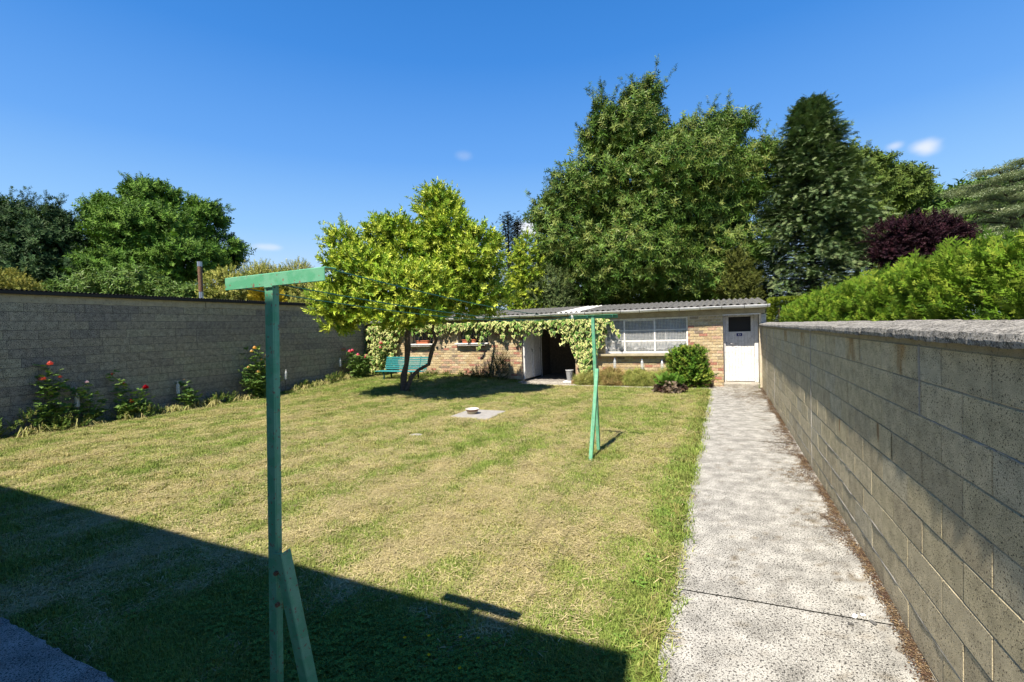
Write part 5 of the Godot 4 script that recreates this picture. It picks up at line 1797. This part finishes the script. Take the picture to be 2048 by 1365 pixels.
func ivy() -> void:
	# cream-edged ivy along the gutter and down both sides
	var lf := Geo.new()
	var rim := [Vector3(0, 0, 0), Vector3(-0.5, -0.12, 0), Vector3(-0.42, 0.28, 0.04), Vector3(-0.22, 0.55, 0.02), Vector3(0, 1.0, -0.08), Vector3(0.22, 0.55, 0.02), Vector3(0.42, 0.28, 0.04), Vector3(0.5, -0.12, 0)]
	var mid := Vector3(0, 0.3, 0.07)
	for i in rim.size():
		var a: Vector3 = rim[i]
		var b: Vector3 = rim[(i + 1) % rim.size()]
		var ai := mid.lerp(a, 0.60)
		var bi := mid.lerp(b, 0.60)
		lf.col = Color(0.16, 0.26, 0.07)
		lf.tri(mid, ai, bi)
		lf.col = Color(0.60, 0.59, 0.25)
		lf.quad(ai, a, b, bi)
	var mesh := lf.mesh()
	rng.seed = 61
	var t := thing("variegated_ivy", "cream and green ivy hanging under the shed gutter and round the doorway", "ivy", Vector3(-8.5, 0, FACE))
	var pts := []
	# swag below the gutter
	for i in 1600:
		var x := rng.randf_range(-13.3, -3.55)
		var hang := 0.22 + 0.18 * na.get_noise_2d(x * 30.0, 2.0) + 0.12 * nb.get_noise_2d(x * 60.0, 2.0)
		if x < -6.6:
			hang *= 0.62
		var y := 2.20 - absf(rng.randfn(0, 1.0)) * hang
		if y < 1.15 or (x < -9.4 and rng.randf() < 0.45):
			continue
		pts.append(Vector3(x, y, 0.10 + rng.randf() * 0.22 - 0.04 * (2.2 - y)))
	# thick curtain at the left end
	for i in 1300:
		var x := rng.randf_range(-13.45, -11.5)
		var y := rng.randf_range(0.35, 2.2)
		if x > -11.75 - 0.3 * (2.2 - y) + 0.3 * nb.get_noise_2d(y * 50.0, 7.0):
			continue
		pts.append(Vector3(x, y, 0.06 + rng.randf() * 0.30))
	# column right of the doorway
	for i in 850:
		var y := rng.randf_range(0.35, 2.22)
		var l := lerpf(-4.25, -4.85, ss(0.4, 2.1, y))
		var r := lerpf(-4.0, -3.42, ss(0.5, 1.9, y))
		pts.append(Vector3(rng.randf_range(l, r) + rng.randfn(0, 0.05), y, 0.05 + rng.randf() * 0.26))
	# trails
	for e in [[-3.35, 2.15, -3.05, 1.60], [-7.9, 2.0, -8.1, 1.25], [-4.7, 2.0, -4.9, 1.35], [-7.2, 2.0, -7.1, 1.55], [-8.6, 1.9, -8.55, 1.55]]:
		for i in 26:
			var f := rng.randf()
			pts.append(Vector3(lerpf(e[0], e[2], f) + rng.randfn(0, 0.035), lerpf(e[1], e[3], f), 0.13 + rng.randf() * 0.1))
	var xf := []
	var cs := []
	for p in pts:
		var nrm := Vector3(rng.randfn(0, 0.35), 0.35 + rng.randfn(0, 0.3), 1.0).normalized()
		var down := (Vector3(rng.randfn(0, 0.35), -1.0, 0.2)).normalized()
		var side := down.cross(nrm).normalized()
		var ax := nrm.cross(side).normalized()
		var s := rng.randf_range(0.075, 0.155)
		xf.append(Transform3D(Basis(side, ax, nrm).scaled_local(Vector3.ONE * s), p + Vector3(8.5, 0, 0)))
		cs.append(Color(1, 1, 1) * rng.randf_range(0.75, 1.15) if rng.randf() < 0.6 else Color(0.36, 0.58, 0.34) * rng.randf_range(0.6, 1.1))
	# set the offset: points are in world x
	for i in xf.size():
		xf[i].origin = Vector3(pts[i].x + 8.5, pts[i].y, pts[i].z)
	many(t, "leaves", mesh, M.gloss_leaf, xf, cs)
	for e in [[-4.1, 0.05, -3.9, 2.2], [-12.8, 0.1, -12.3, 2.2], [-12.1, 0.1, -12.4, 2.2]]:
		var g := Geo.new()
		var pp := []
		var rad := []
		for i in 12:
			var f := i / 11.0
			pp.append(Vector3(lerpf(e[0], e[2], f) + 8.5 + 0.06 * sin(f * 9.0), lerpf(e[1], e[3], f), 0.06))
			rad.append(0.02 - 0.008 * f)
		g.tube(pp, rad, 6)
		part(t, "stem", g, M.bark)
	var g2 := Geo.new()
	var pp2 := []
	var rad2 := []
	for i in 50:
		var f := i / 49.0
		pp2.append(Vector3(lerpf(-13.2, -3.7, f) + 8.5, 2.13 + 0.03 * sin(f * 40.0), 0.09 + 0.03 * sin(f * 23.0)))
		rad2.append(0.012)
	g2.tube(pp2, rad2, 5)
	part(t, "runner", g2, M.bark)

func rose(label: String, at: Vector3, stems: Array, flowers: Array, fcol: Color, fcol2: Color, leaves: int, sd: int, spread: float) -> void:
	rng.seed = sd
	var t := thing("rose_bush", label, "rose", at, 0, "roses along the outbuilding wall")
	var lf := Geo.new()
	for k in 5:
		var a: float = [0.0, 0.9, -0.9, 1.5, -1.5][k]
		var b := Vector3(0, 0.02 + 0.02 * k, 0)
		lf.col = Color(1, 1, 1) * rng.randf_range(0.8, 1.2)
		lf.leaf(b, Vector3(sin(a), cos(a), 0.1), Vector3(0, 0, 1), 0.075, 0.05, 0.15)
	var xf := []
	var cs := []
	for s in stems:
		var g := Geo.new()
		var e := Vector3(s[0], s[1], s[2])
		var p0 := Vector3(s[0] * 0.15, -0.05, s[2] * 0.15)
		var m := p0.lerp(e, 0.5) + Vector3(s[0] * 0.15 + rng.randfn(0, 0.03), 0.05, rng.randfn(0, 0.03))
		g.tube([p0, m, e], [0.009, 0.006, 0.003], 5)
		part(t, "stem", g, mat(lin(0.13, 0.17, 0.05), 0.6))
		for i in int(1.5 * leaves / stems.size()):
			var f := rng.randf()
			var p := (p0.lerp(m, f * 2.0) if f < 0.5 else m.lerp(e, f * 2.0 - 1.0)) + Vector3(rng.randfn(0, spread), rng.randfn(0, 0.03), rng.randfn(0, spread))
			var ax := Vector3(rng.randfn(0, 0.8), rng.randf_range(0.0, 0.6), rng.randfn(0, 0.8)).normalized()
			var side := ax.cross(Vector3.UP + Vector3(rng.randfn(0, 0.3), 0, rng.randfn(0, 0.3))).normalized()
			xf.append(Transform3D(Basis(side, ax, side.cross(ax)).scaled_local(Vector3.ONE * rng.randf_range(0.8, 1.4)), p))
			cs.append(Color(0.08, 0.17, 0.04).lerp(Color(0.22, 0.33, 0.09), rng.randf()))
	many(t, "leaves", lf.mesh(), M.gloss_leaf, xf, cs)
	for f in flowers:
		var g := Geo.new()
		var c := Vector3(f[0], f[1], f[2])
		var r: float = f[3] * 1.6
		for ring in [[5, 1.0, 0.25], [5, 0.75, 0.7], [4, 0.45, 1.2], [3, 0.2, 1.6]]:
			for k in ring[0]:
				var a: float = TAU * k / ring[0] + ring[2] * 3.0 + rng.randfn(0, 0.1)
				var d := Vector3(cos(a) * ring[1], ring[2] * 0.7, sin(a) * ring[1]).normalized()
				g.col = fcol.lerp(fcol2, rng.randf()) * rng.randf_range(0.85, 1.15)
				g.leaf(c - Vector3.UP * r * 0.4, d, Vector3(cos(a), -0.3, sin(a)) * -1.0, r, r * 1.1, -0.15)
		part(t, "bloom", g, M.petal)

func border() -> void:
	var coral := Color(0.75, 0.09, 0.07)
	var pink := Color(0.8, 0.16, 0.2)
	rose("tall coral-pink rose with three blooms on the outbuilding wall", Vector3(-13.3, 0, -4.72), [[0.02, 1.45, 0.0], [-0.02, 1.15, 0.12], [0.06, 1.1, -0.15], [0.1, 0.6, 0.2], [0.12, 0.5, -0.25]], [[0.02, 1.47, 0.0, 0.06], [-0.02, 1.16, 0.12, 0.065], [0.06, 1.17, -0.14, 0.04]], coral, Color(0.8, 0.25, 0.18), 190, 401, 0.07)
	rose("slender pale pink rose beside the first bottle", Vector3(-13.28, 0, -5.35), [[0.0, 0.98, 0.02], [0.08, 0.5, -0.2], [0.02, 0.85, 0.22]], [[0.0, 1.0, 0.02, 0.045], [0.02, 0.87, 0.22, 0.02]], Color(0.7, 0.45, 0.55), Color(0.8, 0.65, 0.72), 110, 402, 0.06)
	rose("dark crimson rose with a wide low spread", Vector3(-13.25, 0, -6.15), [[0.0, 1.12, 0.35], [0.02, 0.85, 0.15], [0.1, 0.72, -0.28], [0.14, 0.42, 0.05], [0.2, 0.35, 0.3], [0.2, 0.35, -0.2]], [[0.02, 0.86, 0.13, 0.045], [0.1, 0.74, -0.28, 0.065], [0.14, 0.44, 0.05, 0.05], [0.0, 1.13, 0.35, 0.02]], Color(0.42, 0.008, 0.02), Color(0.25, 0.004, 0.015), 190, 403, 0.08)
	rose("leafy rose without blooms against the grey wall", Vector3(-13.25, 0, -7.45), [[0.0, 0.78, 0.06], [0.1, 0.5, -0.15], [0.12, 0.4, 0.18]], [[0.0, 0.82, 0.06, 0.025]], Color(0.45, 0.3, 0.2), Color(0.5, 0.4, 0.3), 110, 404, 0.07)
	rose("big yellow and white rose bush left of the near post", Vector3(-13.15, 0, -9.45), [[0.0, 1.55, 0.05], [0.08, 1.0, 0.3], [0.1, 1.0, -0.3], [0.16, 0.85, 0.1], [0.0, 1.2, -0.15], [0.2, 0.6, 0.35], [0.2, 0.6, -0.35]], [[0.0, 1.58, 0.05, 0.06], [-0.02, 1.48, 0.14, 0.05], [0.1, 1.05, -0.3, 0.06], [0.12, 1.02, -0.2, 0.055], [0.18, 0.85, 0.1, 0.06], [0.0, 1.2, -0.15, 0.045], [0.08, 1.0, 0.34, 0.04], [0.05, 1.32, -0.3, 0.045]], Color(0.8, 0.42, 0.06), Color(0.85, 0.72, 0.4), 560, 405, 0.13)
	rose("pink-red rose bush just left of the bench", Vector3(-12.9, 0.12, -13.55), [[-0.25, 1.1, 0.2], [0.05, 0.95, 0.1], [0.35, 0.88, 0.0], [0.2, 0.85, -0.2], [-0.1, 0.7, 0.3], [0.3, 0.6, 0.25]], [[-0.27, 1.12, 0.2, 0.075], [-0.18, 1.16, 0.15, 0.06], [0.05, 0.98, 0.1, 0.07], [0.38, 0.92, 0.0, 0.075], [0.22, 0.86, -0.1, 0.05]], pink, Color(0.85, 0.2, 0.35), 460, 406, 0.12)
	rose("red and white rose climbing before the ivy", Vector3(-12.35, 0.15, -14.2), [[0.0, 1.35, 0.0], [0.05, 1.15, 0.1]], [[0.0, 1.38, 0.0, 0.08], [0.05, 1.2, 0.1, 0.06]], Color(0.75, 0.03, 0.04), Color(0.8, 0.6, 0.5), 90, 407, 0.06)
	# bleached strap leaves of spent bulbs at the wall foot
	rng.seed = 410
	var strap := Geo.new()
	for i in 16:
		var a := rng.randf() * TAU
		var d := Vector3(cos(a), 0, sin(a))
		var w := d.cross(Vector3.UP) * rng.randf_range(0.004, 0.008)
		var h := rng.randf_range(0.06, 0.2)
		var l := rng.randf_range(0.1, 0.3)
		strap.col = Color(1, 1, 1) * rng.randf_range(0.7, 1.2)
		strap.quad(-w, d * l * 0.4 + Vector3.UP * h - w, d * l * 0.4 + Vector3.UP * h + w, w)
		strap.quad(d * l * 0.4 + Vector3.UP * h - w, d * l + Vector3.UP * 0.01 - w * 0.4, d * l + Vector3.UP * 0.01 + w * 0.4, d * l * 0.4 + Vector3.UP * h + w)
	var mesh := strap.mesh()
	var names := ["below the coral rose", "below the pale pink rose", "below the crimson rose", "between crimson and leafy roses", "below the leafy rose", "right of the leafy rose", "below the yellow rose", "beyond the near post", "halfway to the bench", "before the pink-red rose"]
	var zs := [-4.55, -5.3, -6.1, -6.8, -7.2, -8.0, -9.2, -10.9, -11.9, -13.0]
	for i in zs.size():
		var t := thing("bulb_leaves", "tuft of bleached drooping strap leaves %s" % names[i], "plant", Vector3(-13.08, height(-13.08, zs[i]) - 0.01, zs[i]), 0, "spent bulb leaves")
		var xf := []
		var cs := []
		for k in 9:
			xf.append(Transform3D(Basis(Vector3.UP, rng.randf() * TAU).scaled(Vector3.ONE * rng.randf_range(0.6, 1.3)), Vector3(rng.randfn(0, 0.07), 0, rng.randfn(0, 0.20))))
			cs.append(Color(0.58, 0.50, 0.24).lerp(Color(0.30, 0.34, 0.10), rng.randf() * 0.8))
		many(t, "leaves", mesh, M.grass, xf, cs)
	# low weeds
	var low := twiggy(0.16, 12, 0.05, 0.028, 0.9, 0.2, 130)
	var lows := [[-13.2, -8.35, 0.5, 0.26, "low dark green plant between leafy and yellow roses"], [-13.25, -11.4, 0.6, 0.18, "low weeds at the wall foot beyond the near post"], [-13.1, -12.5, 0.45, 0.3, "green leafy plant left of the pink-red rose"], [-13.25, -3.75, 0.4, 0.35, "dark leafy plant cut by the picture's left side"], [-13.2, -4.3, 0.2, 0.5, "spindly dry weed left of the coral rose"], [-13.0, -4.85, 0.4, 0.25, "low leaves round the foot of the coral rose"], [-13.0, -6.2, 0.55, 0.25, "low leaves round the foot of the crimson rose"]]
	for e in lows:
		var t := thing("weed", e[4], "plant", Vector3(e[0], height(e[0], e[1]), e[1]))
		var xf := crown_points([[0.0, e[3] * 0.45, 0.0, 0.16, e[3] * 0.6, e[2]]], int(90 * e[2] / 0.4), 0.2, -0.4, int(-e[1] * 100), 0.8, Vector2(0.5, 1.0), 0.0)
		many(t, "leaves", low, M.leaf, xf, tints(xf.size(), [Color(0.09, 0.17, 0.035), Color(0.17, 0.25, 0.06), Color(0.25, 0.27, 0.08)]))
	# bed below the window
	var wisp := Geo.new()
	rng.seed = 420
	for i in 40:
		var a := rng.randf() * TAU
		var d := Vector3(cos(a), 0, sin(a))
		var p := d * rng.randf() * 0.06
		var m := p + d * rng.randf_range(0.02, 0.10) + Vector3.UP * rng.randf_range(0.10, 0.22)
		var e := m + d * rng.randf_range(0.05, 0.14) + Vector3.UP * rng.randf_range(-0.06, 0.12)
		var w := d.cross(Vector3.UP) * rng.randf_range(0.0018, 0.004)
		wisp.col = Color(1, 1, 1) * rng.randf_range(0.65, 1.3)
		wisp.quad(p - w, m - w, m + w, p + w)
		wisp.tri(m - w, e, m + w)
	var wm := wisp.mesh()
	var mounds := [[-4.05, 0.50, 0.42, 0.40, "olive grassy mound right of the bucket", [Color(0.40, 0.38, 0.13), Color(0.26, 0.30, 0.08)]], [-3.25, 0.45, 0.42, 0.50, "brownish wispy mound behind the far green post", [Color(0.42, 0.30, 0.13), Color(0.32, 0.31, 0.10)]], [-2.45, 0.45, 0.45, 0.46, "yellow-green wispy mound under the window", [Color(0.44, 0.43, 0.14), Color(0.28, 0.35, 0.08)]], [-1.6, 0.40, 0.42, 0.50, "tall straw-tipped mound left of the round bush", [Color(0.48, 0.44, 0.17), Color(0.31, 0.36, 0.10)]]]
	for e in mounds:
		var t := thing("catmint_mound", e[4], "plant", Vector3(e[0], 0.02, -14.52), 0, "wispy mounds in the bed")
		var xf := crown_points([[0, e[3] * 0.25, 0, e[2], e[3] * 0.62, 0.28]], 420, 0.2, -0.5, int(-e[0] * 100) + 500, 0.9, Vector2(0.5, 0.95), 0.0)
		many(t, "stems", wm, M.grass, xf, tints(xf.size(), e[5]))
	var small := twiggy(0.16, 14, 0.055, 0.028, 0.8, 0.1, 131)
	var t := thing("round_bush", "glossy green round bush between the window and white door", "bush", Vector3(-0.98, 0.02, -14.45))
	var xf := crown_points([[0, 0.62, 0, 0.52, 0.50, 0.40], [0.1, 0.35, 0.02, 0.55, 0.35, 0.38], [-0.15, 0.92, 0, 0.32, 0.22, 0.3], [0.2, 0.95, 0.0, 0.26, 0.18, 0.26]], 1500, 0.22, -0.25, 421, 0.5, Vector2(0.7, 1.2))
	many(t, "foliage", small, M.gloss_leaf, xf, tints(xf.size(), [Color(0.09, 0.20, 0.025), Color(0.17, 0.29, 0.04), Color(0.06, 0.14, 0.02), Color(0.28, 0.33, 0.06)]))
	for i in 6:
		var g := Geo.new()
		var a := i * 1.05
		g.tube([Vector3(0, -0.1, 0), Vector3(cos(a) * 0.1, 0.3, sin(a) * 0.1), Vector3(cos(a) * 0.3, 0.8, sin(a) * 0.22)], [0.012, 0.01, 0.004], 5)
		part(t, "stem", g, M.twig)
	# bronze-leaved plant at the lawn's corner
	var ruff := twiggy(0.12, 9, 0.10, 0.09, 1.2, 0.25, 132)
	t = thing("bronze_plant", "low plant with bronze ruffled leaves and ferny green top on lawn edge", "plant", Vector3(-1.36, 0.0, -13.30))
	xf = crown_points([[0, 0.12, 0, 0.40, 0.16, 0.26]], 170, 0.2, -0.5, 422, 0.3, Vector2(0.6, 1.0), 0.0)
	many(t, "bronze_leaves", ruff, M.leaf, xf, tints(xf.size(), [Color(0.10, 0.05, 0.045), Color(0.17, 0.13, 0.10), Color(0.07, 0.045, 0.04), Color(0.22, 0.18, 0.14)]))
	var fr := frond(0.22, 9, 0.012, 133)
	xf = crown_points([[0, 0.30, 0, 0.30, 0.13, 0.2]], 150, 0.2, -0.5, 423, 0.9, Vector2(0.6, 1.0), 0.0)
	many(t, "green_fronds", fr, M.leaf, xf, tints(xf.size(), [Color(0.10, 0.24, 0.03), Color(0.16, 0.30, 0.05)]))
	# rosemary-like bush in front of the shed, left of the doorway
	var needles := twiggy(0.3, 40, 0.035, 0.006, 0.7, 0.0, 134)
	t = thing("dark_bush", "dark upright bush against the bricks left of the doorway", "bush", Vector3(-7.35, 0.04, -14.45))
	xf = crown_points([[0, 0.35, 0, 0.50, 0.42, 0.28], [0.1, 0.75, 0, 0.28, 0.3, 0.2], [-0.55, 0.2, 0.05, 0.4, 0.25, 0.25]], 500, 0.25, -0.3, 424, 1.1, Vector2(0.7, 1.2), 0.0)
	many(t, "foliage", needles, M.leaf, xf, tints(xf.size(), [Color(0.05, 0.085, 0.03), Color(0.09, 0.12, 0.04)]))
	# shadowed low plants left of it
	t = thing("shade_plants", "low dark foliage along the shed wall in tree shade", "plant", Vector3(-8.9, 0.12, -14.5))
	xf = crown_points([[0, 0.08, 0, 1.0, 0.14, 0.2], [-1.2, 0.08, 0, 0.7, 0.14, 0.2]], 260, 0.25, -0.3, 425, 0.9, Vector2(0.6, 1.0), 0.0)
	many(t, "leaves", low, M.leaf, xf, tints(xf.size(), [Color(0.08, 0.15, 0.03), Color(0.13, 0.18, 0.05)]))
	# ragwort by the door
	t = thing("ragwort", "thin weed with small yellow flowers where wall meets doorstep", "weed", Vector3(0.90, 0.02, -14.55))
	for i in 4:
		var g := Geo.new()
		var e := Vector3(-0.12 + 0.06 * i, 0.28 + 0.05 * (i % 3), 0.05 * (i % 2))
		g.tube([Vector3(0, -0.02, 0), e * 0.5 + Vector3(0.02, 0, 0), e], [0.004, 0.003, 0.002], 4)
		part(t, "stem", g, mat(lin(0.12, 0.18, 0.04), 0.7))
		g = Geo.new()
		g.col = Color(0.8, 0.55, 0.02)
		for k in 7:
			g.leaf(e, Vector3(cos(k * 0.9), 0.2, sin(k * 0.9)), Vector3.UP, 0.022, 0.012, 0.1)
		part(t, "flower", g, M.petal)

# ---------------------------------------------------------------- sky
func cloud(im: Image, dir: Vector3, w: float, h: float, strong: float, sd: int, white: float) -> void:
	# a small soft cumulus painted where it floats in the sky
	var f := noise(FastNoiseLite.TYPE_SIMPLEX_SMOOTH, 0.045, 4, sd)
	var W := im.get_width()
	var H := im.get_height()
	var u := atan2(dir.x, -dir.z) / TAU
	var v := acos(dir.y) / PI
	var cx := u * W
	var cy := v * H
	for y in range(int(cy - h * 2.5), int(cy + h * 2.5)):
		for x in range(int(cx - w * 2.5), int(cx + w * 2.5)):
			var dx := (x - cx) / w
			var dy := (y - cy) / h
			var k := exp(-(dx * dx + dy * dy)) * 1.5 + 0.75 * f.get_noise_2d(x, y * 1.6) * exp(-0.5 * (dx * dx + dy * dy)) - 0.35
			k = clampf(k, 0.0, 1.0) * strong
			if k > 0.0:
				var xx := posmod(x, W)
				im.set_pixel(xx, y, im.get_pixel(xx, y).lerp(Color(white, white, white * 1.02), k))

func air() -> void:
	var cam := Camera3D.new()
	cam.name = "camera"
	add_child(cam)
	cam.transform = Transform3D(Basis(Vector3(0.90680, -0.03097, -0.42042), Vector3(0.01727, 0.99919, -0.03636), Vector3(0.42121, 0.02571, 0.90660)).orthonormalized(), Vector3(0, 1.9, 0))
	cam.fov = 73.74
	cam.near = 0.05
	cam.far = 800.0
	cam.current = true

	var W := 2048
	var H := 1024
	var im := Image.create(W, H, false, Image.FORMAT_RGBF)
	# [elevation in degrees, linear colour]
	var stops := [[-90.0, Color(0.10, 0.11, 0.09)], [-4.0, Color(0.16, 0.18, 0.17)], [0.0, Color(0.68, 0.84, 1.0)], [6.0, Color(0.55, 0.76, 1.0)], [12.0, Color(0.31, 0.59, 0.98)], [20.0, Color(0.145, 0.395, 0.89)], [30.0, Color(0.060, 0.265, 0.74)], [40.0, Color(0.032, 0.195, 0.60)], [60.0, Color(0.017, 0.115, 0.39)], [90.0, Color(0.012, 0.08, 0.29)]]
	for y in H:
		var el := 90.0 - 180.0 * (y + 0.5) / H
		var k := 0
		while k < stops.size() - 2 and el > stops[k + 1][0]:
			k += 1
		var t: float = clampf((el - stops[k][0]) / (stops[k + 1][0] - stops[k][0]), 0, 1)
		im.fill_rect(Rect2i(0, y, W, 1), stops[k][1].lerp(stops[k + 1][1], t))
	# small clouds low over the trees
	for c in [[Vector3(0.4093, 0.3749, -1.3038), 6.5, 4.0, 0.7, 5, 0.98], [Vector3(0.3495, 0.3792, -1.2762), 4.0, 2.0, 0.5, 6, 0.95], [Vector3(-0.3790, 0.2228, -0.9332), 12.0, 6.0, 0.9, 7, 1.0], [Vector3(-0.5108, 0.3866, -0.8767), 6.0, 3.0, 0.16, 8, 0.9], [Vector3(-0.9099, 0.1992, -0.6859), 10.0, 2.0, 0.4, 9, 0.95]]:
		cloud(im, c[0].normalized(), c[1], c[2], c[3], c[4], c[5])
	var sky := Sky.new()
	var pano := PanoramaSkyMaterial.new()
	pano.panorama = ImageTexture.create_from_image(im)
	sky.sky_material = pano
	var env := Environment.new()
	env.background_mode = Environment.BG_SKY
	env.sky = sky
	env.background_energy_multiplier = 0.55
	env.tonemap_mode = Environment.TONE_MAPPER_LINEAR
	env.tonemap_exposure = 1.9
	env.ambient_light_source = Environment.AMBIENT_SOURCE_SKY
	env.sdfgi_enabled = true
	env.ssao_enabled = true
	env.ssil_enabled = true
	var we := WorldEnvironment.new()
	we.name = "environment"
	we.environment = env
	add_child(we)

	var sun := DirectionalLight3D.new()
	sun.name = "sun"
	sun.light_color = Color(1.0, 0.955, 0.88)
	sun.light_energy = 1.6
	sun.light_angular_distance = 0.53
	sun.shadow_enabled = true
	add_child(sun)
	sun.look_at_from_position(Vector3.ZERO, Vector3(0.07, -1.0, -0.63), Vector3.RIGHT)

func _ready() -> void:
	na = noise(FastNoiseLite.TYPE_SIMPLEX_SMOOTH, 0.1, 3, 5)
	nb = noise(FastNoiseLite.TYPE_SIMPLEX_SMOOTH, 0.1, 2, 15)
	air()
	materials()
	land()
	house()
	outbuilding()
	path_wall()
	shed()
	trees()
	hedges()
	ivy()
	washing_posts()
	bench()
	small_things()
	border()
	grass()
	litter()
